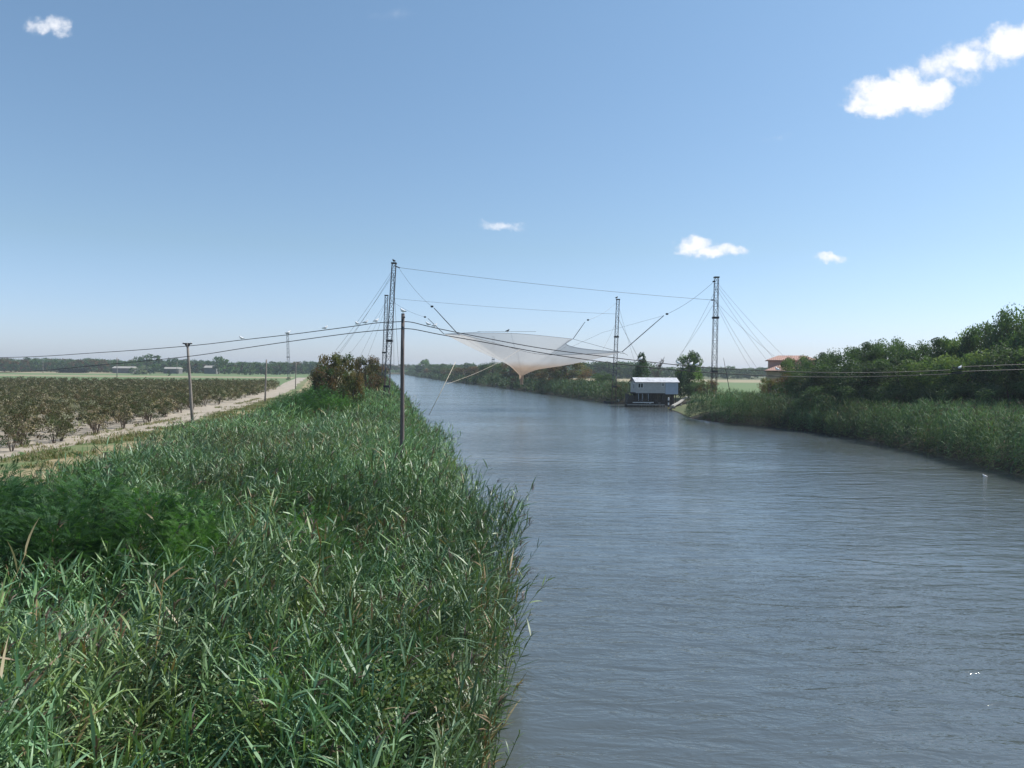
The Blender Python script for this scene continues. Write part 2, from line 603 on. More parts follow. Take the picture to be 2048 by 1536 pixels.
strip('brown_field', M['stubble'], [600, 640, 720, 760], lambda y: -1200, lambda y: -320, 1.53, 'pale stubble field below the far tree line')
strip('right_field', M['field'], [200, 250, 330, 420], lambda y: 60, lambda y: 400, 1.512, 'flat green field beyond the red roofed house')
strip('stubble_field', M['stubble'], [420, 450, 520, 560], lambda y: 30, lambda y: 420, 1.512, 'pale stubble field in front of the far woods')
strip('river_lawn', M['lawn'], np.arange(124, 158, 3), lambda y: xr(y) + 6, lambda y: xr(y) + 26, 1.52, 'short olive lawn around the fishing hut')


# lawn slope down to the water: on the bank itself
V, Q = [], []
yy = np.arange(124, 153, 2.0)
for y in yy:
    for s_ in (0.1, 1.2, 2.5, 4, 6.2):
        x = float(xr(y)) + s_
        V.append((x, y, float(gz(x, y)) + 0.03))
for i in range(len(yy) - 1):
    for k in range(4):
        q = i * 5 + k
        Q.append((q, q + 1, q + 6, q + 5))
tag(link('lawn_slope', qmesh('lawn_slope', V, Q, smooth=True), m=M['lawn']), 'mown grass slope running down to the water by the hut', 'slope', kind='structure')


# ------------------------------------------------------------------ reeds
REED_COLS = np.array([(0.118, 0.205, 0.088), (0.112, 0.202, 0.105), (0.162, 0.252, 0.122), (0.158, 0.232, 0.078), (0.078, 0.134, 0.058), (0.155, 0.243, 0.140)])
DRY_COLS = np.array([(0.40, 0.30, 0.16), (0.30, 0.24, 0.12), (0.26, 0.17, 0.09), (0.46, 0.39, 0.24)])


def ribbons(P0, hd, e0, bend, L, Wd, seg, twist, col, prof):
    """curved tapering blades; all arguments are arrays over the blades"""
    N = len(P0)
    pts = np.zeros((N, seg + 1, 3))
    pts[:, 0] = P0
    Wv = np.zeros((N, seg + 1, 3))
    side = np.stack([-hd[:, 1], hd[:, 0], np.zeros(N)], 1)
    for k in range(seg + 1):
        e = e0 - bend * (k / seg)
        tg = np.stack([hd[:, 0] * np.cos(e), hd[:, 1] * np.cos(e), np.sin(e)], 1)
        nrm = np.cross(tg, side)
        th = twist * (0.4 + 0.6 * k / seg)
        Wv[:, k] = (side * np.cos(th)[:, None] + nrm * np.sin(th)[:, None]) * (Wd * prof[k] * 0.5)[:, None]
        if k < seg:
            pts[:, k + 1] = pts[:, k] + tg * (L / seg)[:, None]
    V = np.stack([pts - Wv, pts + Wv], 2).reshape(-1, 3)
    base = (np.arange(N) * (seg + 1) * 2)[:, None, None]
    k = (np.arange(seg) * 2)[None, :, None]
    Q = (base + k + np.array([0, 1, 3, 2])[None, None, :]).reshape(-1, 4)
    C = np.repeat(col, (seg + 1) * 2, axis=0)
    return V, Q, C


class Patch:
    def __init__(s):
        s.V, s.Q, s.C, s.n = [], [], [], 0

    def add(s, V, Q, C):
        s.V.append(V.astype(np.float32))
        s.Q.append((Q + s.n).astype(np.int32))
        s.C.append(C.astype(np.float32))
        s.n += len(V)

    def build(s, name, m):
        return link(name, qmesh(name, np.concatenate(s.V), np.concatenate(s.Q), np.concatenate(s.C)), m=m)


PROF = {4: [0.45, 1.0, 0.85, 0.5, 0.03], 3: [0.5, 1.0, 0.7, 0.03], 2: [0.6, 1.0, 0.05]}


def grow(patch, x, y, h, nleaf, seg, L, Wd, stem=True, plume=0.1, dry=0.05, wind=(0.35, -0.05), lean=0.16, colmul=1.0, wither=1.0):
    ok_ = (x < xl(y) + 0.55) | (x > xr(y) - 1.6)              # nothing grows out in the river
    x, y, h = x[ok_], y[ok_], h[ok_]
    N = len(x)
    if N == 0:
        return
    z = gz(x, y)
    base = np.stack([x, y, z - 0.05], 1)
    la = rng.uniform(0, 2 * np.pi, N)
    lv = np.stack([np.cos(la), np.sin(la)], 1) * (rng.uniform(0.02, 1, N) * lean)[:, None] + np.array(wind) * lean * 1.3
    # patches of tone follow the clumps
    tone = vnoise(x * 0.22 + 40, y * 0.22, 11)
    yel = vnoise(x * 0.35, y * 0.28 + 9, 12)
    ph = rng.uniform(0, 2 * np.pi, N)
    fa = vnoise(x * 0.42 + 7, y * 0.38, 41) * 4 * np.pi           # clumps lean together
    fm = lean * 1.5 * vnoise(x * 0.5, y * 0.5 + 17, 42)
    lv = lv + np.stack([np.cos(fa), np.sin(fa)], 1) * fm[:, None]
    dead = rng.random(N) < dry * (0.15 + 1.4 * (yel > 0.7))

    def at(t, idx=slice(None)):
        b, hh, l = base[idx], h[idx], lv[idx]
        return b + np.concatenate([l * (hh * t ** 1.8)[:, None], (hh * t * (1 - 0.12 * t))[:, None]], 1)
    pal = REED_COLS[rng.integers(0, len(REED_COLS), N)]
    pc = pal * (0.62 + 0.8 * tone)[:, None] * rng.uniform(0.8, 1.2, N)[:, None] * colmul
    pc[:, 0] *= 0.88 + 0.35 * np.clip(yel - 0.35, 0, 1)
    pc[dead] = DRY_COLS[rng.integers(0, len(DRY_COLS), dead.sum())] * 0.7 * colmul
    for j in range(nleaf):
        t = np.clip(0.22 + 0.78 * (j + rng.random(N)) / nleaf, 0, 1)
        phi = ph + j * np.pi + rng.normal(0, 0.7, N)
        hd = np.stack([np.cos(phi) + wind[0] + 0.5 * np.cos(fa), np.sin(phi) + wind[1] + 0.5 * np.sin(fa)], 1)
        hd /= np.linalg.norm(hd, axis=1)[:, None] + 1e-6
        e0 = R(14) + R(38) * t + rng.normal(0, 0.30, N)
        bend = np.abs(rng.normal(R(22), R(24), N)) * (1.15 - 0.4 * t)
        ls = rng.uniform(0.45, 1.5, N)
        LL = L * ls
        ww = Wd * rng.uniform(0.75, 1.25, N) * np.sqrt(ls)
        col = pc * rng.uniform(0.8, 1.25, N)[:, None]
        # lower leaves wither first
        wth = (rng.random(N) < (0.02 + 0.22 * np.clip(0.5 - t, 0, 1)) * wither)
        col[wth] = DRY_COLS[rng.integers(0, len(DRY_COLS), wth.sum())] * 0.7 * colmul
        patch.add(*ribbons(at(t), hd, e0, bend, LL, ww, seg, rng.normal(0, 0.75, N), col, PROF[seg]))
    if stem:
        sc = pc * np.array([1.15, 1.05, 0.8])
        for q in range(2):
            a = np.full(N, q * np.pi / 2) + ph
            sd = np.stack([np.cos(a), np.sin(a), np.zeros(N)], 1) * 0.0065
            vs = np.stack([np.stack([at(np.full(N, tt)) - sd, at(np.full(N, tt)) + sd], 1) for tt in (0, 0.35, 0.7, 1.0)], 1).reshape(-1, 3)
            b = (np.arange(N) * 8)[:, None, None]
            Q = (b + (np.arange(3) * 2)[None, :, None] + np.array([0, 1, 3, 2])[None, None, :]).reshape(-1, 4)
            patch.add(vs, Q, np.repeat(sc, 8, axis=0))
    if plume > 0:
        idx = np.nonzero(rng.random(N) < plume)[0]
        if len(idx):
            top = at(np.full(len(idx), 1.0), idx)
            for k in range(7):
                phi = rng.normal(0, 1.0, len(idx))
                hd = np.stack([np.cos(phi), np.sin(phi)], 1)
                pcx = np.array([(0.11, 0.075, 0.055), (0.15, 0.105, 0.07), (0.085, 0.06, 0.055)])[rng.integers(0, 3, len(idx))]
                patch.add(*ribbons(top - np.array([0, 0, 0.02 * k]), hd, rng.uniform(R(35), R(75), len(idx)), np.full(len(idx), R(80)),
                                   rng.uniform(0.18, 0.34, len(idx)) * (1 + (L - 0.45)), np.full(len(idx), 0.02 * Wd / 0.028), 2, rng.normal(0, 0.6, len(idx)), pcx, PROF[2]))


def scatter_left(y0, y1, dens, smax=17.5, edge=0.5):
    """random points on the left bank strip"""
    A = (y1 - y0) * (smax + edge)
    n = int(A * dens)
    y = rng.uniform(y0, y1, n)
    s_ = rng.uniform(-edge, smax, n)
    x = xl(y) - s_
    lim = smax - 2.2 * vnoise(y * 0.12, y * 0 + 3, 5)
    ok = (x > -0.74 * y - 3.5) & (s_ < lim)
    return x[ok], y[ok], s_[ok]


def height_left(x, y, s_):
    """canopy height over the ground: clumps, dips and a taller waterside fringe"""
    big = vnoise(x * 0.22, y * 0.2, 1)
    small = vnoise(x * 0.75, y * 0.7, 2)
    mid = vnoise(x * 0.42 + 3, y * 0.40, 6)
    h = 2.1 + 1.0 * (big - 0.45) + 2.0 * (mid - 0.5) + 0.7 * (small - 0.5)
    h += np.interp(s_, [-0.5, 1, 4, 7], [0.75, 0.9, 0.55, 0.0])
    h *= np.interp(s_, [14, 17.5], [1.0, 0.72])
    return h * rng.uniform(0.82, 1.16, len(x))


def keep(x, y, p0, p1, seed=3):
    v = vnoise(x * 0.5, y * 0.45, seed)
    return rng.random(len(x)) < np.interp(v, [0.25, 0.55], [p0, p1])


SHRUB_SPOTS = [(-11.6, 17.0, 2.3), (-9.6, 16.2, 2.0), (-8.0, 17.4, 2.1), (-12.9, 19.5, 2.2), (-6.6, 16.4, 1.5), (-10.4, 19.2, 2.0), (-14.2, 21.0, 2.0), (-4.6, 17.8, 1.3)]


def not_in_shrub(x, y, k=0.72):
    ok = np.ones(len(x), bool)
    for (sx, sy, sr) in SHRUB_SPOTS:
        ok &= (x - sx) ** 2 + (y - sy) ** 2 > (sr * k) ** 2
    return ok


near = Patch()
x, y, s_ = scatter_left(4.2, 14, 26)
k = keep(x, y, 0.04, 1.0)
x, y, s_ = x[k], y[k], s_[k]
grow(near, x, y, height_left(x, y, s_), 18, 4, 0.39, 0.032, True, 0.09, 0.03)
x, y, s_ = scatter_left(14, 30, 23)
k = keep(x, y, 0.06, 1.0) & not_in_shrub(x, y)
x, y, s_ = x[k], y[k], s_[k]
grow(near, x, y, height_left(x, y, s_), 17, 3, 0.38, 0.032, True, 0.11, 0.03)
x, y, s_ = scatter_left(30, 60, 17, 19)
k = keep(x, y, 0.45, 1.0)
x, y, s_ = x[k], y[k], s_[k]
grow(near, x, y, height_left(x, y, s_), 13, 3, 0.43, 0.036, False, 0.12, 0.05)
# a few dry and standing-proud canes
x, y, s_ = scatter_left(6, 26, 0.9)
grow(near, x, y, height_left(x, y, s_) + rng.uniform(0.2, 0.7, len(x)), 9, 4, 0.5, 0.034, True, 0.25, 0.35, lean=0.2)
x, y, s_ = scatter_left(5, 40, 1.6, 3.4, 0.9)
grow(near, x, y, rng.uniform(1.2, 2.9, len(x)), 9, 4, 0.48, 0.03, True, 0.3, 0.25, wind=(0.5, -0.1), lean=0.24)
for (u, v, zz, rad, nn) in ((680, 1250, 3.0, 0.8, 60), (560, 1160, 3.4, 0.7, 25), (920, 1130, 2.6, 0.7, 40), (850, 1330, 2.6, 0.7, 50), (960, 1340, 1.8, 0.6, 40), (740, 1000, 3.6, 1.0, 50), (400, 1130, 3.4, 0.5, 25), (650, 1400, 3.0, 0.5, 25), (560, 960, 3.8, 1.2, 60), (800, 880, 3.4, 1.2, 60)):
    q = G(u, v, zz)
    x, y = q[0] + rng.normal(0, rad, nn), q[1] + rng.normal(0, rad, nn)
    grow(near, x, y, zz - gz(x, y) + rng.uniform(-0.5, 0.35, nn), 12, 4, 0.42, 0.03, True, 0.2, 1.6)
tag(near.build('reeds', M['reed']), 'dense tall green reeds filling the near left bank', 'reeds', kind='stuff')

far = Patch()
x, y, s_ = scatter_left(60, 120, 10, 17)
k = keep(x, y, 0.55, 1.0)
x, y, s_ = x[k], y[k], s_[k]
grow(far, x, y, height_left(x, y, s_), 11, 2, 0.5, 0.055, False, 0.12, 0.05)
x, y, s_ = scatter_left(120, 460, 1.5, 14)
grow(far, x, y, height_left(x, y, s_) * 0.95, 9, 2, 1.0, 0.13, False, 0.1, 0.05)
tag(far.build('reeds', M['reed_far']), 'reed bed farther along the left bank around the lattice masts', 'reeds', kind='stuff')


def scatter_right(y0, y1, dens, smax):
    n = int((y1 - y0) * (smax + 0.5) * dens)
    y = rng.uniform(y0, y1, n)
    s_ = rng.uniform(-1.5, smax, n)
    return xr(y) + s_, y, s_


def height_right(x, y, s_):
    h = 2.3 + 1.1 * (vnoise(x * 0.2, y * 0.2, 21) - 0.4) + 0.9 * (vnoise(x * 0.7, y * 0.6, 22) - 0.5)
    h += np.interp(s_, [-1.5, 1, 4, 8], [1.2, 1.6, 0.9, 0.3])
    return h * rng.uniform(0.82, 1.15, len(x))


rb = Patch()
x, y, s_ = scatter_right(36, 122, 15, 15)
ok = (y < 108) | (s_ < 15)
grow(rb, x, y, height_right(x, y, s_), 12, 2, 0.5, 0.042, False, 0.12, 0.02, wind=(0.25, -0.15), wither=0.15, colmul=0.72)
x, y, s_ = scatter_right(119, 131, 7, 13)
k = (s_ > 5)
grow(rb, x[k], y[k], height_right(x[k], y[k], s_[k]) * 0.8, 9, 2, 0.62, 0.055, False, 0.12, 0.08)
tag(rb.build('reeds', M['reed_far']), 'dark edged reed bed along the right bank below the wood', 'reeds', kind='stuff')
rf = Patch()
x, y, s_ = scatter_right(168, 260, 3.2, 12)
grow(rf, x, y, height_right(x, y, s_) * 0.95, 9, 2, 0.85, 0.10, False, 0.08, 0.06, wither=0.6, colmul=0.5)
x, y, s_ = scatter_right(260, 980, 0.85, 10)
grow(rf, x, y, height_right(x, y, s_) * 0.8, 9, 2, 1.1, 0.2, False, 0.05, 0.02, wither=0.2, colmul=0.44)
n = 700
x, y = rng.uniform(-175, -125, n), rng.uniform(1035, 1055, n)
grow(rf, x, y, rng.uniform(2.5, 4, n), 9, 2, 1.5, 0.4, False, 0, 0.05)
tag(rf.build('reeds', M['reed_far']), 'reeds lining the far right bank beneath the brown trees', 'reeds', kind='stuff')


# ------------------------------------------------------------------ foliage meshes
def leaf_quads(C0, size, cols, aspect=0.55, up=0.25):
    """one rhombic leaf per centre"""
    N = len(C0)
    a = rng.normal(0, 1, (N, 3))
    a[:, 2] -= 0.2
    a /= np.linalg.norm(a, axis=1)[:, None]
    b = np.cross(a, rng.normal(0, 1, (N, 3)) + np.array([0, 0, up]))
    b /= np.linalg.norm(b, axis=1)[:, None] + 1e-9
    s = (size * rng.uniform(0.65, 1.35, N))[:, None]
    V = np.stack([C0 - a * s * 0.5, C0 + b * s * aspect * 0.5 + a * s * 0.05, C0 + a * s * 0.5, C0 - b * s * aspect * 0.5 + a * s * 0.05], 1).reshape(-1, 3)
    Q = np.arange(N * 4).reshape(-1, 4)
    return V, Q, np.repeat(cols, 4, axis=0)


def crown(n_clump, n_leaf, size, shape, cols, seed, spread=0.13, jag=0.3):
    """unit crown: height 1, radius about 0.5"""
    r_ = np.random.default_rng(seed)
    out_c, out_col = [], []
    lobes = r_.uniform(0, 2 * np.pi, 3)
    for i in range(n_clump):
        a = r_.uniform(0, 2 * np.pi)
        t = r_.random()
        if shape == 'cone':
            z = 0.1 + 0.88 * t ** 1.2
            rad = 0.5 * (1 - z) ** 0.8 + 0.03
        elif shape == 'tall':
            z = 0.12 + 0.82 * t
            rad = 0.48 * np.sin(np.pi * min(1, z * 0.86 + 0.12)) ** 0.6
        elif shape == 'bush':
            z = 0.06 + 0.84 * t ** 0.9
            rad = 0.5 * np.sqrt(max(0.02, 1 - (z - 0.25) ** 2 / 0.62))
        else:
            z = 0.24 + 0.68 * t
            rad = 0.48 * np.sqrt(max(0.03, 1 - ((z - 0.55) / 0.44) ** 2))
        rad *= 1 + jag * 0.5 * np.sin(a * 2 + lobes[0]) * np.sin(z * 7 + lobes[1])
        rr = rad * r_.uniform(0.35, 1.0) ** 0.6
        c = np.array([rr * np.cos(a), rr * np.sin(a), z])
        sp = spread * r_.uniform(0.6, 1.4)
        k = max(3, int(n_leaf / n_clump * r_.uniform(0.5, 1.5)))
        d = r_.normal(0, 1, (k, 3))
        d /= np.linalg.norm(d, axis=1)[:, None]
        d *= (r_.random(k) ** 0.45)[:, None] * np.array([1, 1, 0.75]) * sp
        out_c.append(c + d)
        col = np.asarray(cols[r_.integers(0, len(cols))]) * r_.uniform(0.75, 1.25)
        out_col.append(np.tile(col, (k, 1)) * r_.uniform(0.75, 1.3, (k, 1)))
    C0 = np.concatenate(out_c)
    C0[:, 2] = np.clip(C0[:, 2], 0.02, 1.05)
    return qmesh('crown', *leaf_quads(C0, size, np.concatenate(out_col)))


def trunk_mesh(seed, h=0.45, r=0.03, limbs=6, top=0.8):
    r_ = np.random.default_rng(seed)
    b = MB()
    b.tube([(0, 0, -0.03), (r_.normal(0, .01), r_.normal(0, .01), h * 0.5), (r_.normal(0, .02), r_.normal(0, .02), h), (r_.normal(0, .04), r_.normal(0, .04), top)], [r * 1.25, r, r * 0.8, r * 0.2], 6)
    for i in range(limbs):
        a = r_.uniform(0, 2 * np.pi)
        z0 = h * r_.uniform(0.45, 1.2)
        L = r_.uniform(0.2, 0.38)
        b.tube([(0, 0, z0), (L * 0.5 * np.cos(a), L * 0.5 * np.sin(a), z0 + L * 0.5), (L * np.cos(a), L * np.sin(a), z0 + L * 0.8)], [r * 0.55, r * 0.4, r * 0.12], 5)
    me = bpy.data.meshes.new('trunk')
    me.from_pydata(b.v, [], b.f)
    return me


GREEN = [(0.075, 0.135, 0.055), (0.055, 0.105, 0.055), (0.092, 0.155, 0.06), (0.064, 0.105, 0.06)]
LIGHT = [(0.125, 0.205, 0.065), (0.10, 0.17, 0.06), (0.145, 0.205, 0.072)]
BROWN = [(0.125, 0.085, 0.045), (0.11, 0.10, 0.045), (0.08, 0.095, 0.042), (0.15, 0.095, 0.055)]
WHITE1 = [(1, 1, 1)]
TREES = {}
for key, sh, cols, nl, sz in (('dark', 'bush', GREEN, 14000, 0.027), ('dark2', 'round', GREEN, 14000, 0.027), ('light', 'bush', LIGHT + GREEN[:1], 14000, 0.027),
                              ('brown', 'bush', BROWN, 9500, 0.036), ('brown2', 'round', BROWN + GREEN[:1], 9500, 0.036),
                              ('cone', 'cone', GREEN, 5500, 0.05), ('tall', 'tall', GREEN + LIGHT[:1], 9000, 0.05)):
    TREES[key] = (crown(70 if nl > 4000 else 46, nl, sz, sh, cols, len(TREES) + 31), trunk_mesh(len(TREES) + 51))
for me, tm in TREES.values():
    me.materials.append(M['leaf'])
    tm.materials.append(M['bark'])


def tree(u, vtop, d, wpx, key, label, cat='tree', group=None, name='tree', tone=(1, 1, 1), zg=None, depth=None):
    b = P(u, 760, d)
    x, y = b[0], b[1]
    z0 = float(gz(x, y)) if zg is None else zg
    h = P(u, vtop, d)[2] - z0
    wd = wpx / F * d
    e = empty(name, (x, y, z0), label, cat, group, rz=random.uniform(0, 6.28))
    cm, tm = TREES[key]
    for nm, me in (('trunk', tm), ('crown', cm)):
        c = bpy.data.objects.new(nm, me)
        COL.objects.link(c)
        c.parent = e
        c.scale = (wd, wd, h)
        c.color = (*tone, 1)
    return e


ORD = ['first', 'second', 'third', 'fourth', 'fifth', 'sixth', 'seventh', 'eighth', 'ninth', 'tenth', 'eleventh', 'twelfth', 'thirteenth', 'fourteenth', 'fifteenth', 'sixteenth', 'seventeenth', 'eighteenth']
# the wood behind the right-hand reeds
SKYLINE = [(1592, 705, 124, 62, 'light', 0.8), (1632, 702, 120, 70, 'dark2', 1.0), (1690, 688, 114, 90, 'dark', 0.85), (1728, 681, 110, 85, 'dark2', 0.95), (1772, 670, 108, 85, 'dark', 1.05),
           (1822, 678, 103, 95, 'dark', 0.9), (1868, 672, 100, 95, 'dark2', 1.0), (1908, 664, 98, 90, 'light', 0.9), (1948, 645, 97, 95, 'light', 1.0), (1992, 634, 94, 100, 'dark2', 1.1),
           (2040, 604, 92, 110, 'dark', 1.1), (2100, 585, 90, 130, 'light', 1.0), (2170, 575, 88, 140, 'dark', 1.0), (2250, 560, 86, 150, 'dark2', 1.0)]
for i, (u, v, d, wp, k, tn) in enumerate(SKYLINE):
    kind = 'pale green' if k == 'light' else 'dark green'
    tree(u, v, d, wp * 1.25, k, f'{kind} bushy tree on wood skyline, {ORD[i]} from the red roofed house', group='trees of the riverside wood', tone=(tn, tn, tn))
FRONT = [(1588, 742, 118, 52, 'brown2', 1.0), (1620, 735, 112, 80, 'dark', 0.8), (1672, 724, 106, 100, 'dark2', 0.75), (1735, 715, 100, 110, 'dark', 0.7), (1795, 712, 96, 110, 'dark2', 0.75),
         (1855, 706, 92, 120, 'light', 0.8), (1915, 700, 89, 120, 'light', 0.95), (1975, 690, 86, 130, 'light', 0.85), (2035, 678, 83, 140, 'dark', 0.75), (2110, 668, 80, 150, 'light', 0.9), (2200, 655, 78, 160, 'dark', 0.8)]
for i, (u, v, d, wp, k, tn) in enumerate(FRONT):
    kind = {'light': 'leafy light green', 'brown2': 'olive brown'}.get(k, 'low dark green')
    tree(u, v, d, wp * 1.25, k, f'{kind} tree, {ORD[i]} from the red roofed house in the wood front row', group='front trees of the riverside wood', tone=(tn, tn, tn))
LOW = [(1650, 770, 101, 90), (1725, 768, 96, 95), (1805, 765, 92, 100), (1880, 762, 88, 100), (1950, 760, 84, 105), (2020, 757, 80, 110), (2100, 755, 77, 120)]
for i, (u, v, d, wp) in enumerate(LOW):
    tree(u, v, d, wp * 1.2, 'dark', f'dark shrub between reeds and wood, {ORD[i]} from red roofed house', 'shrub', 'shrubs under the wood', 'shrub', (0.7, 0.75, 0.75))

# two brown trees on the left bank
tree(672, 699, 92, 92, 'brown', 'large brown and olive bushy tree on left bank behind the reeds', tone=(0.85, 1.05, 0.85), group='brown trees on the left bank')
tree(650, 730, 90, 62, 'brown2', 'low olive bush at the left foot of the large brown tree', 'bush', name='bush', tone=(1, 1, 1))
tree(706, 738, 88, 55, 'brown', 'low golden brown bush at the right foot of the large brown tree', 'bush', name='bush', tone=(1.1, 1.2, 0.9))
tree(733, 707, 128, 66, 'brown', 'reddish brown tree left of the lattice masts', tone=(0.92, 0.92, 0.85), group='brown trees on the left bank')
tree(757, 726, 200, 40, 'brown2', 'small grey brown tree just behind the left lattice masts', tone=(1.1, 0.95, 1.0), group='brown trees on the left bank')

# far right bank, counted from the hut
FARBANK = [(1206, 745, 205, 46, 'dark', 0.9), (1133, 711, 240, 72, 'brown', 1.3), (1098, 726, 245, 50, 'brown2', 0.9), (1062, 727, 262, 56, 'brown', 1.05), (1022, 720, 285, 52, 'brown2', 0.95), (985, 722, 310, 50, 'dark', 0.85),
           (960, 731, 330, 44, 'brown', 1.0), (932, 733, 355, 44, 'brown', 0.95), (905, 735, 380, 40, 'brown2', 1.0), (880, 727, 410, 36, 'dark2', 1.0), (862, 735, 425, 24, 'brown2', 1.5), (847, 719, 430, 24, 'tall', 1.2), (832, 732, 470, 26, 'dark', 1.0), (815, 735, 520, 26, 'dark2', 1.0)]
for i, (u, v, d, wp, k, tn) in enumerate(FARBANK):
    for dd in np.arange(150, 1020, 4.0):
        p_ = P(u, 760, dd)
        if p_[0] > xr(dd) + 7:
            d = dd + (i % 3) * 4
            break
    else:
        d = 1062
    kind = {'brown': 'reddish brown rounded', 'brown2': 'olive brown rounded', 'dark': 'dark green bushy', 'dark2': 'green rounded', 'tall': 'tall pale green'}[k]
    tree(u, v, d, wp * 1.3, k, f'{kind} tree on the far right bank, {ORD[i]} from the fishing hut', group='trees along the far right bank', tone=(tn, tn, tn))

# trees around the hut
tree(1283, 709, 186, 46, 'cone', 'dark narrow conifer standing behind the white roofed hut', name='conifer', tone=(0.9, 0.95, 1.0))
tree(1378, 704, 172, 54, 'tall', 'leafy green tree right of the white roofed hut', tone=(1.0, 1.0, 1.0))
tree(1392, 762, 168, 42, 'dark', 'low green bush under the leafy tree beside the hut', 'bush', name='bush')
tree(1345, 768, 172, 34, 'brown2', 'small olive bush behind the end of the hut', 'bush', name='bush')
tree(1415, 758, 164, 40, 'brown2', 'rounded olive bush between leafy tree and lattice mast', 'bush', name='bush', tone=(1.2, 1.2, 1))
tree(1243, 768, 178, 30, 'brown2', 'low olive bush beside the left end of the hut', 'bush', name='bush', tone=(0.8, 0.8, 0.8))
tree(1541, 753, 134, 46, 'brown2', 'scrubby olive bush in front of the red roofed house', 'bush', name='bush', tone=(1.3, 1.25, 1.0))
# bare tree
b = P(1315, 760, 190)
bt = empty('bare_tree', (b[0], b[1], 1.5), 'pale leafless tree with fine branches behind the white roofed hut', 'tree')
tb = MB()
r_ = random.Random(5)


def branch(p, d, L, r, lev):
    q = p + d * L
    tb.tube([p, (p + q) / 2 + np.array([r_.uniform(-.1, .1), 0, 0]) * L * 0.3, q], [r, r * 0.8, r * 0.55], 4, False)
    if lev == 0:
        return
    for i in range(4 if lev > 1 else 5):
        a = r_.uniform(0, 6.28)
        sp = r_.uniform(0.25, 0.75)
        nd = d * 1.0 + np.array([math.cos(a) * sp, math.sin(a) * sp, 0.2])
        nd /= np.linalg.norm(nd)
        branch(p + d * L * r_.uniform(0.45, 1.0), nd, L * r_.uniform(0.5, 0.72), max(0.03, r * 0.5), lev - 1)


branch(np.array([0, 0, -0.1]), np.array([0, 0, 1.0]), 4.2, 0.15, 4)
tb.build('branches', M['greybark'], bt)

# ------------------------------------------------------------------ far tree line
FARM = {}
for key, sh, cols, nl in (('a', 'round', GREEN, 900), ('b', 'bush', GREEN, 900), ('c', 'bush', BROWN + GREEN, 900), ('d', 'tall', GREEN, 700)):
    FARM[key] = crown(26, nl, 0.10, sh, cols, 90 + len(FARM), 0.15)
    FARM[key].materials.append(M['leaf'])


def mass(name, label, items):
    """many far crowns as one wood"""
    pa = Patch()
    for (x, y, h, wd, k, tn) in items:
        me = FARM[k]
        n = len(me.vertices)
        V = np.zeros(n * 3, np.float32)
        me.vertices.foreach_get('co', V)
        V = V.reshape(-1, 3) * np.array([wd, wd, h]) + np.array([x, y, 1.4])
        C = np.zeros(n * 4, np.float32)
        me.color_attributes['tint'].data.foreach_get('color', C)
        C = C.reshape(-1, 4)[:, :3] * np.asarray(tn)
        pa.add(V, np.arange(n).reshape(-1, 4), C)
    return tag(pa.build(name, M['leaf']), label, 'wood', kind='stuff')


def far_items(u0, u1, d0, d1, step, h0, h1, keys, seed):
    r_ = random.Random(seed)
    it = []
    u = u0
    while u < u1:
        for rep in range(2):
            d = r_.uniform(d0, d1)
            p = P(u + r_.uniform(-6, 6), 745, d)
            h = r_.uniform(h0, h1)
            t = r_.uniform(0.75, 1.15)
            it.append((p[0], p[1], h, h * r_.uniform(0.8, 1.5), r_.choice(keys), (t, t, t)))
        u += step * r_.uniform(0.6, 1.4)
    return it


mass('far_woods', 'long low belt of dark trees on the left horizon', far_items(-120, 640, 690, 800, 6.5, 6.5, 12.5, 'aabbc', 1) + far_items(-120, 420, 850, 900, 8, 10, 15, 'abc', 2))
mass('far_woods', 'distant blue grey belt of trees on the right horizon', far_items(1140, 1640, 620, 760, 7, 6, 10.5, 'abb', 3) + far_items(1150, 1300, 560, 600, 9, 8, 13, 'ab', 9))
mass('far_woods', 'distant trees closing the end of the river', far_items(740, 900, 1080, 1150, 5, 8, 13, 'abc', 4) + far_items(890, 1250, 700, 800, 8, 8, 12, 'ab', 5))


def far_tree(u, vtop, d, wpx, k, label, tone=(1, 1, 1), name='tree', cat='tree'):
    b = P(u, 745, d)
    h = P(u, vtop, d)[2] - 1.45
    wd = wpx / F * d
    e = empty(name, (b[0], b[1], 1.45), label, cat, 'separate trees before the horizon belts', random.uniform(0, 6))
    for nm, mm in (('trunk', TREES['dark'][1]), ('crown', FARM[k])):
        c = bpy.data.objects.new(nm, mm)
        COL.objects.link(c)
        c.parent = e
        c.scale = (wd, wd, h)
        c.color = (*tone, 1)
    return e


far_tree(293, 706, 640, 56, 'b', 'broad dome shaped green tree above the left horizon belt', (0.95, 0.92, 1.1))
far_tree(268, 735, 560, 20, 'b', 'small pale willow bush, left one of the pale group on the field', (2.5, 1.75, 3.0), 'willow')
far_tree(278, 733, 565, 20, 'b', 'pale rounded willow bush in the middle of the pale group', (2.5, 1.75, 3.0), 'willow')
far_tree(293, 730, 570, 18, 'b', 'tallest pale willow bush, right end of the pale group', (2.5, 1.75, 3.0), 'willow')
far_tree(437, 713, 660, 28, 'a', 'dark rounded tree right of the crossarm pole on the horizon', (1.0, 1.05, 1.0))
far_tree(449, 715, 650, 30, 'b', 'green domed tree, wider of the horizon pair past the crossarm pole', (1.3, 1.3, 1.1))
far_tree(345, 716, 670, 26, 'a', 'rounded dark tree between the broad dome and the crossarm pole', (0.9, 0.95, 0.95))
far_tree(484, 721, 620, 24, 'b', 'green tree left of the thin bare pole', (1.1, 1.15, 1.1))
far_tree(500, 726, 600, 20, 'b', 'pale small tree left of the thin bare pole', (1.5, 1.3, 1.6))
far_tree(560, 722, 640, 40, 'b', 'dark bushy tree at the foot of the far lattice mast', (0.85, 0.9, 0.95))
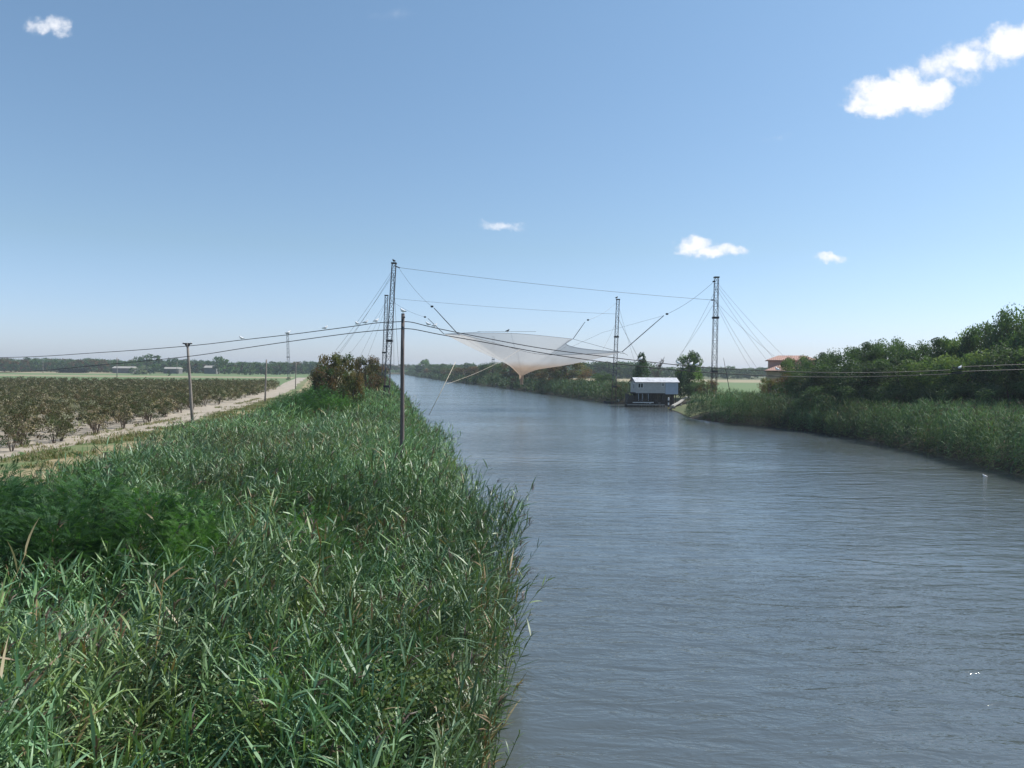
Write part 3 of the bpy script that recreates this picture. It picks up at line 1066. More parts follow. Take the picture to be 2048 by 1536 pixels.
far_tree(522, 724, 640, 30, 'b', 'dark tree right behind the thin bare pole', (0.9, 0.95, 0.95))
far_tree(337, 740, 500, 7, 'b', 'tiny dark lone bush on the green field', (0.7, 0.7, 0.7), 'bush', 'bush')
far_tree(577, 754, 380, 9, 'b', 'tiny dark bush by the base of the far lattice mast', (0.7, 0.7, 0.7), 'bush', 'bush')
far_tree(1202, 741, 420, 22, 'b', 'lone dark tree in the field left of the conifer', (0.9, 0.95, 0.95))
# clipped dark hedge and low sheds under the belt
a, b = P(112, 734, 640), P(171, 740, 640)
hp = Patch()
n = 2600
C0 = np.stack([rng.uniform(a[0], b[0], n), rng.uniform(640, 646, n), 1.4 + 4.2 * rng.random(n)], 1)
hp.add(*leaf_quads(C0, 1.0, np.tile(np.array([0.03, 0.045, 0.035]), (n, 1)) * rng.uniform(0.7, 1.3, (n, 1))))
tag(hp.build('hedge', M['leaf']), 'long dark clipped hedge below the left tree belt', 'hedge')


def shed(u0, u1, v0, v1, d, label):
    a, b = P(u0, v0, d), P(u1, v1, d)
    x0, x1, zt = a[0], b[0], a[2]
    e = empty('shed', ((x0 + x1) / 2, d, 1.45), label, 'shed', 'low farm sheds under the left tree belt')
    L, hh = x1 - x0, zt - 1.45
    MB().box((0, 4, hh * 0.38), (L, 8, hh * 0.76)).build('wall', M['shed'], e)
    rf_ = MB()
    rf_.add([(-L / 2 - .4, -0.6, hh * 0.74), (L / 2 + .4, -0.6, hh * 0.74), (L / 2 + .4, 4, hh), (-L / 2 - .4, 4, hh), (-L / 2 - .4, 8.6, hh * 0.74), (L / 2 + .4, 8.6, hh * 0.74),
             (-L / 2 - .4, -0.6, hh * 0.70), (L / 2 + .4, -0.6, hh * 0.70), (-L / 2 - .4, 8.6, hh * 0.7), (L / 2 + .4, 8.6, hh * 0.7)],
            [(0, 1, 2, 3), (3, 2, 5, 4), (0, 6, 7, 1), (6, 0, 3, 4, 8), (1, 7, 9, 5, 2), (4, 5, 9, 8), (6, 8, 9, 7)])
    rf_.build('roof', M['concrete'], e)


shed(225, 266, 732.5, 741, 660, 'long pale roofed shed left of the broad dome tree')
shed(327, 357, 734, 741, 655, 'short pale shed left of the crossarm pole')
shed(408, 432, 731, 740, 675, 'tiny pale roofed shed right of the crossarm pole')

# ------------------------------------------------------------------ orchard
ORC = [(0.078, 0.090, 0.042), (0.090, 0.086, 0.045), (0.066, 0.084, 0.040), (0.105, 0.088, 0.050)]
om = []
for i in range(4):
    me = crown(22, 800, 0.062, 'bush', ORC + [(0.30, 0.28, 0.21)] * (1 + i % 2), 200 + i, 0.16, 0.5)
    me.materials.append(M['leaf'])
    r_ = np.random.default_rng(300 + i)
    b = MB()
    for k in range(4):
        a = r_.uniform(0, 6.28)
        b.tube([(0.03 * math.cos(a), 0.03 * math.sin(a), -0.02), (0.10 * math.cos(a), 0.10 * math.sin(a), 0.25), (0.2 * math.cos(a), 0.2 * math.sin(a), 0.6)], [0.018, 0.014, 0.005], 5)
    tm = bpy.data.meshes.new('trunk')
    tm.from_pydata(b.v, [], b.f)
    tm.materials.append(M['bark'])
    om.append((me, tm))
spots = []
rd = np.array([-0.50, 0.866])              # the rows run away to the left
pd = np.array([0.866, 0.50])
for i in range(-70, 70):
    for j in range(-45, 180):
        q = np.array([-60.0, 60.0]) + pd * i * 2.7 + rd * (j * 1.85)
        x, y = q + rng.normal(0, 0.25, 2)
        if y < 48 or y > 232 or x > be(y) - np.interp(y, [48, 60, 90], [0.6, 1.6, 4.0]) - 0.5 * rng.random() or x < -0.72 * y - 4:
            continue
        if rng.random() < 0.07:
            continue
        spots.append((x, y, rng.uniform(1.6, 2.7)))
spots.sort(key=lambda t: t[0] ** 2 + t[1] ** 2)
for i, (x, y, h) in enumerate(spots[:300]):
    me, tm = om[i % 4]
    e = empty('orchard_tree', (x, y, 1.5), 'small olive brown bushy tree standing in the orchard rows on pale soil', 'tree', 'orchard trees on the left', rng.uniform(0, 6.28))
    wd = h * rng.uniform(0.85, 1.15)
    t = rng.uniform(0.8, 1.2)
    for nm, mm in (('trunk', tm), ('crown', me)):
        c = bpy.data.objects.new(nm, mm)
        COL.objects.link(c)
        c.parent = e
        c.scale = (wd, wd, h)
        c.location = (0, 0, 0.25 if nm == 'crown' else 0)
        c.color = (t * rng.uniform(0.9, 1.15), t, t, 1)
pa = Patch()
sub = []
for me, tm in om:
    n = len(me.vertices)
    V = np.zeros(n * 3, np.float32)
    me.vertices.foreach_get('co', V)
    C = np.zeros(n * 4, np.float32)
    me.color_attributes['tint'].data.foreach_get('color', C)
    V4, C4 = V.reshape(-1, 4, 3), C.reshape(-1, 4, 4)
    pick = np.random.default_rng(1).permutation(len(V4))[:420]
    V4 = V4[pick]
    V4 = V4.mean(1, keepdims=True) + (V4 - V4.mean(1, keepdims=True)) * 1.4
    sub.append((V4.reshape(-1, 3), C4[pick].reshape(-1, 4)[:, :3]))
for i, (x, y, h) in enumerate(spots[300:]):
    V, C = sub[i % 4]
    wd = h * rng.uniform(0.85, 1.15)
    a = rng.uniform(0, 6.28)
    Rm = np.array([[math.cos(a), -math.sin(a), 0], [math.sin(a), math.cos(a), 0], [0, 0, 1]])
    pa.add((V * np.array([wd, wd, h])) @ Rm.T + np.array([x, y, 1.75]), np.arange(len(V)).reshape(-1, 4), C * rng.uniform(0.8, 1.2))
tag(pa.build('orchard_foliage', M['leaf']), 'far rows of the orchard merging into one brown mass', 'orchard', kind='stuff')
print('orchard', len(spots))

# ------------------------------------------------------------------ feathery shrubs and bramble on the near bank
def feather(seed, n_frond, r, h, leafl, base_col):
    """shrub of arching pinnate leaves"""
    r_ = np.random.default_rng(seed)
    N = n_frond
    t = r_.random(N) ** 0.7
    a = r_.uniform(0, 2 * np.pi, N)
    z = h * (0.15 + 0.85 * t)
    rad = r * np.sqrt(np.clip(1 - (t * 0.92) ** 2.2, 0.02, 1)) * r_.uniform(0.45, 1.0, N)
    rad *= 1 + 0.25 * np.sin(a * 3 + seed)
    p = np.stack([rad * np.cos(a), rad * np.sin(a), z + r_.normal(0, 0.12, N)], 1)
    dirn = np.stack([np.cos(a + r_.normal(0, .6, N)), np.sin(a + r_.normal(0, .6, N)), r_.uniform(0.0, 0.9, N)], 1)
    dirn /= np.linalg.norm(dirn, axis=1)[:, None]
    side = np.cross(dirn, [0, 0, 1.0])
    side /= np.linalg.norm(side, axis=1)[:, None] + 1e-6
    side += r_.normal(0, 0.25, (N, 3))
    L = r_.uniform(0.11, 0.21, N)
    Vs, Cs = [], []
    col = np.array(base_col)[r_.integers(0, len(base_col), N)] * r_.uniform(0.75, 1.3, (N, 1))
    nl = 9
    for k in range(nl):
        for sg in (-1, 1):
            q = p + dirn * (L * (k + 0.5) / nl)[:, None] - np.array([0, 0, 1]) * (0.04 * ((k + .5) / nl) ** 2)
            ll = leafl * math.sin(math.pi * (0.2 + 0.75 * (k + .5) / nl))
            tip = q + side * sg * ll + dirn * ll * 0.35
            wv = dirn * ll * 0.2
            Vs.append(np.stack([q, (q + tip) / 2 - wv, tip, (q + tip) / 2 + wv], 1))
            Cs.append(col)
    V = np.concatenate(Vs).reshape(-1, 3)
    C = np.repeat(np.concatenate(Cs), 4, axis=0)
    return qmesh('foliage', V, np.arange(len(V)).reshape(-1, 4), C)


FD = [(0.042, 0.105, 0.040), (0.038, 0.090, 0.044), (0.052, 0.130, 0.040)]
FL = [(0.06, 0.16, 0.035), (0.08, 0.18, 0.045)]
SH = [feather(1, 3600, 1.0, 1.0, 0.030, FD), feather(2, 3600, 1.0, 1.0, 0.030, FD + FL[:1]), feather(3, 3200, 1.0, 1.0, 0.028, FL)]
for m_ in SH:
    m_.materials.append(M['leaf'])
stm = MB()
for k in range(7):
    a = k * 0.9
    stm.tube([(0.03 * math.cos(a), 0.03 * math.sin(a), -0.05), (0.2 * math.cos(a), 0.2 * math.sin(a), 0.45), (0.4 * math.cos(a), 0.4 * math.sin(a), 0.85)], [0.012, 0.009, 0.003], 5)
stme = bpy.data.meshes.new('stem')
stme.from_pydata(stm.v, [], stm.f)
stme.materials.append(M['bark'])
LBL = ['dark feathery shrub at the left edge of the reeds, largest of its clump', 'dark feathery shrub in the middle of the near left clump', 'mid green feathery shrub right of the dark near clump', 'dark feathery shrub at the back of the near clump by the dry grass',
       'bright green small feathery shrub at the front right of the clump', 'feathery shrub tucked behind the middle of the near clump', 'dark feathery shrub farthest back at the reed edge', 'bright green feathery shrub standing alone right of the clump']
for i, (x, y, r) in enumerate(SHRUB_SPOTS):
    e = empty('feathery_shrub', (x, y, float(gz(x, y))), LBL[i], 'shrub', 'feathery shrubs among the near reeds', i * 1.3)
    hh = [3.1, 2.7, 2.8, 2.7, 2.5, 2.8, 2.5, 2.6][i]
    for nm, mm in (('stem', stme), ('foliage', SH[[0, 0, 1, 0, 2, 1, 0, 2][i]])):
        c = bpy.data.objects.new(nm, mm)
        COL.objects.link(c)
        c.parent = e
        c.scale = (r * 0.85, r * 0.85, hh)
for i, (u, d, r, hh, k, lb) in enumerate([(640, 74, 3.0, 3.6, 0, 'smooth dark feathery shrub in front of the large brown tree'), (600, 70, 2.6, 3.0, 0, 'dark feathery shrub at the track edge before the brown tree'), (676, 72, 2.4, 2.9, 2, 'bright green feathery shrub right of the dark one before the brown tree'), (560, 66, 2.2, 2.5, 0, 'low dark feathery shrub spreading towards the track')]):
    b = P(u, 780, d)
    e = empty('feathery_shrub', (b[0], b[1], 1.5), lb, 'shrub', 'feathery shrubs before the brown tree', i)
    for nm, mm in (('stem', stme), ('foliage', SH[k])):
        c = bpy.data.objects.new(nm, mm)
        COL.objects.link(c)
        c.parent = e
        c.scale = (r, r, hh)
# bramble leaves between the reeds at the very front
bp = Patch()
n = 26000
y = rng.uniform(5.5, 12.5, n)
x = rng.uniform(-9.5, -0.8, n)
v = vnoise(x * 0.6, y * 0.6, 31) + 0.35 * np.interp(x + y * 0.2, [-8, -2], [1, -0.6])
ok = v > 0.55
x, y = x[ok], y[ok]
z = 1.5 + (1.0 + 1.0 * vnoise(x * 0.8, y * 0.8, 32)) * rng.uniform(0.45, 1.0, len(x)) ** 0.5
cb = np.array([(0.07, 0.12, 0.05), (0.10, 0.155, 0.055), (0.055, 0.095, 0.04), (0.12, 0.16, 0.05)])[rng.integers(0, 4, len(x))] * rng.uniform(0.75, 1.25, (len(x), 1))
bp.add(*leaf_quads(np.stack([x, y, z], 1), 0.075, cb, 0.75, 1.5))
tag(bp.build('bramble', M['leaf']), 'low round leaved bramble growing under the nearest reeds', 'bramble', kind='stuff')


# weeds and tufts along the verge and the track
vg = Patch()
n = 9000
y = rng.uniform(26, 150, n) ** 1.0
x = be(y) + rng.normal(2.3, 1.5, n)
mid_ = rng.random(n) < 0.08
x[mid_] = be(y[mid_]) - 2.6 + rng.normal(0, 0.25, mid_.sum())
ok = (vnoise(x * 0.5, y * 0.35, 61) > 0.45) & (x < xl(y) - 12)
x, y = x[ok], y[ok]
for rep_ in range(5):
    N = len(x)
    a = rng.uniform(0, 6.28, N)
    cols = np.array([(0.10, 0.15, 0.05), (0.14, 0.17, 0.065), (0.24, 0.21, 0.11), (0.30, 0.25, 0.15)])[rng.integers(0, 4, N)] * rng.uniform(0.7, 1.2, (N, 1))
    vg.add(*ribbons(np.stack([x + rng.normal(0, .12, N), y + rng.normal(0, .12, N), np.full(N, 1.52)], 1), np.stack([np.cos(a), np.sin(a)], 1), rng.uniform(0.6, 1.4, N), np.full(N, 0.5), rng.uniform(0.12, 0.38, N), np.full(N, 0.05), 2, np.zeros(N), cols, PROF[2]))
tag(vg.build('verge_grass', M['leaf']), 'rough grass tufts along the track verge', 'grass', kind='stuff')


# ------------------------------------------------------------------ lattice masts
def lattice(b, base, top, w0, w1, r, step, sides=4):
    """legs and zigzag bracing of a lattice mast, local coordinates"""
    base, top = np.asarray(base, float), np.asarray(top, float)
    ax = top - base
    H = np.linalg.norm(ax)
    corners = [(-1, -1), (1, -1), (1, 1), (-1, 1)] if sides == 4 else [(-1, -0.6), (1, -0.6), (0, 1.1)]
    n = max(2, int(H / step))

    def pt(c, t):
        w = (w0 * (1 - t) + w1 * t) / 2
        return base + ax * t + np.array([c[0] * w, c[1] * w, 0])
    for c in corners:
        b.tube([pt(c, 0), pt(c, 1)], r, 4)
    for k in range(n):
        t0, t1 = k / n, (k + 1) / n
        for i in range(len(corners)):
            c, e = corners[i], corners[(i + 1) % len(corners)]
            if k % 2:
                c, e = e, c
            b.tube([pt(c, t0), pt(e, t1)], r * 0.8, 3, False)
            b.tube([pt(c, t0), pt(e, t0)], r * 0.55, 3, False)


def mast(u_top, v_top, u_bot, v_bot, d, label, guys, collar_t, rust_t, w=0.78, group='lattice masts holding the net'):
    top = P(u_top, v_top, d)
    bot = P(u_bot, v_bot, d)
    g = float(gz(bot[0], bot[1]))
    e = empty('lattice_mast', (bot[0], bot[1], g), label, 'mast', group)
    o = np.array([bot[0], bot[1], g])
    tp = top - o
    q = tp * rust_t
    lb = MB()
    lattice(lb, q, tp, w * 1.0, w * 0.78, 0.040, 0.95)
    lb.build('lattice', M['steel'], e)
    lb = MB()
    lattice(lb, (0, 0, -0.2), q, w * 1.1, w * 1.0, 0.045, 0.95)
    lb.build('lower_lattice', M['rust'], e)
    for t in collar_t:
        MB().box(tp * t, (w * 1.25, w * 1.25, 0.34)).build('collar', M['black'], e)
    MB().box(tp + np.array([0, 0, 0.12]), (w * 1.05, w * 1.05, 0.2)).build('head_plate', M['black'], e)
    for (gp, t) in guys:
        gp = np.asarray(gp, float)
        a = tp * t
        MB().tube(sag(a, gp - o, 0.35), 0.022, 4).build('guy_wire', M['wire'], e)
    return e, top


def gp(u, v, d):
    return P(u, v, d)


mLN, tLN = mast(788, 528, 771, 775, 117, 'tall dark lattice mast on the left bank, nearer of the left pair', [(gp(672, 700, 125), 0.97), (gp(676, 712, 128), 0.95), (gp(664, 722, 135), 0.93), (gp(788, 740, 118.5), 0.94), (gp(797, 730, 119), 0.94)], (0.48, 0.11, 0.17), 0.24, 0.75)
mLF, tLF = mast(773, 592, 766, 768, 166, 'dark lattice mast on the left bank, farther one beside the nearer mast', [(gp(702, 705, 172), 0.95), (gp(718, 716, 175), 0.95), (gp(728, 730, 178), 0.9)], (0.45, 0.1), 0.2, 0.75)
mRN, tRN = mast(1433, 556, 1427, 790, 131, 'tall dark lattice mast on the right bank, nearer of the right pair', [(gp(1567, 712, 142), 0.97), (gp(1546, 715, 140), 0.95), (gp(1532, 718, 138), 0.92), (gp(1520, 745, 133), 0.82), (gp(1548, 712, 139), 0.82), (gp(1350, 730, 148), 0.92), (gp(1358, 712, 150), 0.83), (gp(1500, 735, 136), 0.8)], (0.695, 0.28), 0.3, 0.8)
mRF, tRF = mast(1236, 600, 1227, 785, 172, 'dark lattice mast on the right bank left of the hut', [(gp(1274, 738, 185), 0.97), (gp(1298, 752, 188), 0.85), (gp(1284, 728, 180), 0.85), (gp(1205, 700, 165), 0.82)], (0.66, 0.2), 0.26, 0.8)
mF1, tF1 = mast(575, 668, 578, 760, 372, 'thin pale lattice mast far beyond the orchard', [], (0.5,), 0.1, 1.1, 'far lattice masts')
mF2, tF2 = mast(987, 674, 986, 745, 379, 'thin lattice mast far behind the net on the right bank', [(gp(975, 742, 379), 0.6)], (0.5,), 0.1, 1.1, 'far lattice masts')
# pulley heads at the right near mast
for (u, v, t) in ((1428, 563, 0.96), (1425, 600, 0.8)):
    c = P(u, v, 131) - np.array(mRN.location)
    MB().box(c, (0.5, 0.3, 0.22)).build('pulley', M['black'], mRN, bevel=0.05)
c = P(797, 535, 117) - np.array(mLN.location)
MB().tube([c - np.array([0.6, 0, -0.25]), c + np.array([0.2, 0, -0.05])], 0.09, 6).build('pulley', M['black'], mLN)


def span(a, b, s, r, label):
    a, b = np.asarray(a, float), np.asarray(b, float)
    pts = [p - a for p in sag(a, b, s, 24)]
    o = MB().tube(pts, r, 4).build('hoist_cable', M['wire'])
    o.location = a
    return tag(o, label, 'cable', 'cables between the mast heads')


span(P(797, 535, 117), P(1425, 600, 131), 0.35, 0.026, 'long thin cable from the nearer left mast to the nearer right mast')
span(P(778, 596, 166), P(1232, 628, 172), 0.35, 0.024, 'long thin cable between the two farther masts')

# ------------------------------------------------------------------ the lift net
cNL, cNR, cFR, cFL = P(916, 668, 129), P(1244, 704, 137), P(1146, 678, 157.5), P(888, 668, 157)
cod_top = P(1043, 741, 145)
cod_bot = P(1043, 769, 145)
net_c = np.array([cod_top[0], cod_top[1], 0])
net = empty('lift_net', (net_c[0], net_c[1], 0), 'huge sagging square fishing net hung between four masts above the river', 'fishing net')


def edge(a, b, s, n, pull):
    """rim rope: sags and is drawn in towards the middle"""
    res = []
    for t in np.linspace(0, 1, n, endpoint=False):
        p = a + (b - a) * t
        k = 4 * t * (1 - t)
        p = p - np.array([0, 0, s * k])
        q = (net_c - p) * np.array([1, 1, 0])
        res.append(p + q * pull * k)
    return res


rim = edge(cNL, cNR, 1.6, 30, 0.42) + edge(cNR, cFR, 0.1, 24, 0.38) + edge(cFR, cFL, -0.55, 26, 0.18) + edge(cFL, cNL, 0.4, 22, 0.28)
rim = np.array(rim)
nr = len(rim)
NS = 22
V, Q = [], []
for i in range(NS + 1):
    t = i / NS
    w_ = (1 - t)                                  # 1 at the rim, 0 at the cod end
    for k in range(nr):
        p = rim[k]
        c = cod_top
        xy = c[:2] + (p[:2] - c[:2]) * (w_ * 0.94 + 0.06 * w_ ** 0.2 if w_ > 0 else 0)
        ang = math.atan2(p[1] - c[1], p[0] - c[0])
        xy = xy + np.array([math.cos(ang), math.sin(ang)]) * 0.42 * (1 - w_)
        # funnel: slack hangs lower than the straight line, steep near the throat
        prof = 1 - (1 - w_) ** 1.0
        z = c[2] + (p[2] - c[2]) * (prof ** 0.66) - 0.9 * math.sin(math.pi * w_ ** 0.8) - 0.9 * math.exp(-w_ * 14)
        V.append((xy[0], xy[1], z))
for i in range(NS):
    for k in range(nr):
        Q.append((i * nr + k, i * nr + (k + 1) % nr, (i + 1) * nr + (k + 1) % nr, (i + 1) * nr + k))
V = np.array(V) - net_c
link('netting', qmesh('netting', V, Q, smooth=True), net, M['net'])
sm = MB()
for k in [0, 30, 54, 80] + [10, 20, 42, 67, 91]:
    sm.tube([V[i * nr + k % nr] + np.array([0, 0, 0.02]) for i in range(0, NS + 1)], 0.022 if k in (0, 30, 54, 80) else 0.012, 3, False)
sm.build('seam_rope', M['wire'], net)
zt = cod_top[2] - 0.9
cp = MB()
cp.tube([(0, 0, zt + 0.05), (0, 0, zt - 0.7), (0.02, 0, (zt + cod_bot[2]) / 2), (0.05, 0, cod_bot[2])], [0.43, 0.38, 0.34, 0.30], 14, False)
cp.build('cod_end', M['cod'], net, smooth=True)
rp = MB()
rp.tube([p - net_c for p in list(rim) + [rim[0]]], 0.035, 4, False)
rp.build('rim_rope', M['wire'], net)
for (c, (bu, bv, bd), tip, mt) in ((cNL, (868, 616, 124), (864, 613, 123.8), P(797, 535, 117)), (cNR, (1328, 631, 133.5), (1334, 628, 133.4), P(1428, 563, 131)), (cFR, (1170, 644, 160), (1176, 640, 160.2), P(1232, 606, 172)), (cFL, (856, 637, 160), (850, 634, 160.2), P(777, 597, 166))):
    e = P(bu, bv, bd)
    MB().tube([c - net_c, (c + e) / 2 - net_c, e - net_c], [0.07, 0.075, 0.06], 5).build('boom', M['steel'], net)
    k = P(*tip)
    MB().box(k - net_c, (0.45, 0.3, 0.3)).build('pulley', M['black'], net, bevel=0.05)
    MB().tube([p - net_c for p in sag(k, mt, 0.5)], 0.022, 4).build('hoist_rope', M['wire'], net)
# loose ends at the right corner and the haul lines
for a, b in (((1244, 704, 137), (1256, 711, 137)), ((1240, 707, 137), (1250, 707, 137)), ((1146, 678, 157), (1240, 704, 140)), ((955, 663, 158), (1072, 663, 158)), ((888, 668, 157), (960, 664, 158))):
    MB().tube([P(*a) - net_c, P(*b) - net_c], 0.03, 4).build('tie_rope', M['wire'], net)
MB().tube([P(1328, 631, 133.5) - net_c, P(1205, 665, 150) - net_c, P(1140, 695, 156) - net_c], 0.018, 4).build('tie_rope', M['wire'], net)

# leaning bamboo pole with a rope to the net
a, b = P(858, 830, 84), P(911, 724, 88)
e = tag(MB().tube([np.zeros(3), (b - a) * 0.5 + np.array([0.03, 0, 0]), b - a], [0.035, 0.032, 0.026], 6).build('bamboo_pole', M['bamboo'], smooth=True), 'thin pale bamboo pole leaning from the reeds over the water', 'pole')
e.location = a
a, b = P(893, 768, 86.4), P(1042, 697, 133)
e = tag(MB().tube([p - a for p in sag(a, b, 0.5, 20)], 0.02, 4).build('haul_rope', M['rope']), 'pale slack rope from the leaning bamboo pole to the net', 'rope')
e.location = a


# ------------------------------------------------------------------ power line
def wood_pole(u, vtop, vbot, d, label, arm=False, r=0.13, mt='wood', top_u=None):
    tp = P(u if top_u is None else top_u, vtop, d)
    bt = P(u, vbot, d)
    g = float(gz(bt[0], bt[1]))
    e = empty('utility_pole', (bt[0], bt[1], g), label, 'utility pole', 'wooden poles by the track' if mt == 'wood' else None)
    t = tp - np.array([bt[0], bt[1], g])
    k = [t * f + np.array([random.uniform(-.02, .02), 0, 0]) * (0 < f < 1) for f in (-0.03, 0.25, 0.5, 0.75, 1)]
    MB().tube(k, [r * 1.15, r * 1.08, r, r * 0.92, r * 0.82], 10).build('shaft', M[mt], e, smooth=True)
    if arm:
        MB().box(t + np.array([0, -0.02, -0.06]), (0.92, 0.10, 0.12)).build('crossarm', M['wetwood'], e)
        MB().add([t + np.array(q) for q in ((-0.28, -0.04, -0.12), (0.28, -0.04, -0.12), (0.1, -0.04, -0.42), (-0.1, -0.04, -0.42), (-0.28, 0.04, -0.12), (0.28, 0.04, -0.12), (0.1, 0.04, -0.42), (-0.1, 0.04, -0.42))],
                 [(0, 1, 2, 3), (4, 7, 6, 5), (0, 4, 5, 1), (1, 5, 6, 2), (2, 6, 7, 3), (3, 7, 4, 0)]).build('bracket', M['wetwood'], e)
        for s_ in (-0.38, 0.38):
            MB().tube([t + np.array([s_, -0.02, 0.0]), t + np.array([s_, -0.02, 0.12])], [0.05, 0.035], 8).build('insulator', M['white'], e)
    return e, t


mp, mt_ = wood_pole(803, 627, 900, 39, 'tall dark wooden pole standing in the reeds with a gull on top', r=0.105, mt='darkwood', top_u=806)
for zz, nm in ((2.75, 'clamp'), (2.40, 'clamp'), (0.55, 'bolt')):
    c = mt_ * ((mt_[2] - zz * 0.18) / mt_[2])
hk = P(806, 643, 39) - np.array(mp.location)
MB().box(hk + np.array([0.0, -0.11, 0.02]), (0.10, 0.08, 0.16)).build('clamp', M['steel'], mp)
hk2 = P(806, 657, 39) - np.array(mp.location)
MB().box(hk2 + np.array([0.0, -0.11, 0.02]), (0.10, 0.08, 0.16)).build('clamp', M['steel'], mp)
MB().tube([mt_ + np.array([0.05, -0.1, -0.2]), mt_ + np.array([0.09, -0.16, -0.2])], 0.05, 8).build('bolt', M['black'], mp)
wood_pole(386, 686, 856, 77, 'weathered wooden pole with a short crossarm beside the orchard track', True, 0.14, top_u=375)
wood_pole(530, 719, 806, 133, 'thin bare wooden pole at the far end of the orchard', False, 0.13, top_u=533)
wood_pole(591, 725, 780, 216, 'thinnest bare wooden pole near the far lattice mast', False, 0.12, top_u=592)
for (u, vt, vb, d, lb) in ((234, 715, 752, 420, 'tiny far pole on the green field left of the broad dome tree'), (86, 722, 738, 620, 'tiny far pole at the left end of the tree belt'), (354, 724, 743, 600, 'tiny far pole beside the short pale shed')):
    wood_pole(u, vt, vb, d, lb, False, 0.2)
A0 = P(806, 643, 39)[:2]
EL, ER = np.array([-62.0, 75.0]), np.array([75.0, 52.0])


def on_line(u, v, E):
    """the point seen at (u, v) that lies in the vertical plane of the line"""
    d = ray(u, v)
    k = d[0] / d[1]
    L = E - A0
    t = (k * A0[1] - A0[0]) / (L[0] - k * L[1])
    return P(u, v, A0[1] + t * L[1])


UP_L = [(806, 643), (752, 646), (714, 651.5), (650, 660), (576, 669.5), (483, 680), (375, 692), (200, 705), (0, 715)]
LO_L = [(806, 657), (714, 665), (600, 680), (483, 697), (375, 713), (200, 730), (0, 745)]
UP_R = [(806, 643), (826, 645), (869, 655.5), (960, 674), (1080, 696), (1200, 712), (1300, 724), (1400, 734), (1500, 740), (1620, 744.5), (1760, 745), (1919, 739), (2048, 729)]
LO_R = [(806, 657), (830, 659), (880, 669), (960, 683), (1080, 705), (1200, 723), (1300, 735), (1400, 744), (1500, 750), (1620, 754), (1760, 753), (1919, 747), (2048, 739)]
pe_r = MB().tube([(0, 0, -1), (0, 0, 10.5)], [0.14, 0.10], 10)
for nm, E, pts, zend, lb in (('power_cable', EL, UP_L, 8.3, 'upper black power cable running left from the tall pole'), ('power_cable', EL, LO_L, 6.9, 'lower black power cable running left from the tall pole'),
                             ('power_cable', ER, UP_R, 9.6, 'upper black power cable crossing the river to the right'), ('power_cable', ER, LO_R, 9.2, 'lower black power cable crossing the river to the right')):
    q = [on_line(u, v, E) for u, v in pts] + [np.array([E[0], E[1], zend])]
    s3 = spline(q, 8)
    c0 = s3[0]
    o = MB().tube([p - c0 for p in s3], 0.021, 5).build(nm, M['black'], smooth=True)
    o.location = c0
    tag(o, lb, 'cable', 'power cables on the tall pole')
for E, lb in ((EL, 'wooden pole ending the cables beyond the orchard'), (ER, 'wooden pole ending the cables in the riverside wood')):
    e = empty('utility_pole', (E[0], E[1], float(gz(E[0], E[1]))), lb, 'utility pole')
    MB().tube([(0, 0, -0.5), (0, 0, 8.4 if E is EL else 8.4)], [0.14, 0.11], 10).build('shaft', M['wood'], e, smooth=True)


# ------------------------------------------------------------------ birds
def gull_mesh(dark=False):
    """perched gull facing +x, one loft from tail to bill, feet at the origin"""
    ring = [(-0.25, 0.125, 0.004), (-0.20, 0.130, 0.022), (-0.13, 0.145, 0.050), (-0.05, 0.160, 0.080), (0.03, 0.180, 0.092), (0.085, 0.215, 0.078),
            (0.110, 0.255, 0.055), (0.125, 0.285, 0.047), (0.148, 0.303, 0.044), (0.172, 0.302, 0.030), (0.184, 0.299, 0.012), (0.222, 0.293, 0.002)]
    n = 10
    V, C, Fs = [], [], []
    for i, (x, z, rr) in enumerate(ring):
        p0, p1 = ring[max(0, i - 1)], ring[min(len(ring) - 1, i + 1)]
        tl = math.hypot(p1[0] - p0[0], p1[1] - p0[1])
        tx, tz = (p1[0] - p0[0]) / tl, (p1[1] - p0[1]) / tl
        for j in range(n):
            a = 2 * math.pi * j / n
            V.append((x - tz * rr * math.sin(a), rr * math.cos(a) * 0.95, z + tx * rr * math.sin(a)))
            up = math.sin(a)
            if dark:
                c = (0.03, 0.03, 0.033)
            elif x > 0.188:
                c = (0.55, 0.30, 0.06)
            elif x < -0.19:
                c = (0.05, 0.05, 0.055)
            elif x < 0.03 and up > 0.6:
                c = (0.60, 0.62, 0.65)
            else:
                c = (0.82, 0.82, 0.82)
            C.append(c)
    for i in range(len(ring) - 1):
        for j in range(n):
            Fs.append((i * n + j, i * n + (j + 1) % n, (i + 1) * n + (j + 1) % n, (i + 1) * n + j))
    for s_ in (-1, 1):                       # legs
        o = len(V)
        for z in (0.0, 0.125):
            for j in range(4):
                a = j * math.pi / 2
                V.append((0.0 + 0.006 * math.cos(a), s_ * 0.025 + 0.006 * math.sin(a), z))
                C.append((0.5, 0.28, 0.08))
        Fs += [(o + j, o + (j + 1) % 4, o + 4 + (j + 1) % 4, o + 4 + j) for j in range(4)]
    me = qmesh('gull', V, Fs, C, smooth=True)
    me.materials.append(M['tint'])
    return me


GM, GD = gull_mesh(), gull_mesh(True)


def bird(p, face, sc, label, me=None, z0=0.0, group='white gulls on the wires'):
    o = link('gull' if me is None else 'bird', me or GM)
    o.location = (p[0], p[1], p[2] + z0)
    o.rotation_euler = (0, 0, face)
    o.scale = (sc, sc, sc)
    return tag(o, label, 'gull' if me is None else 'bird', group)


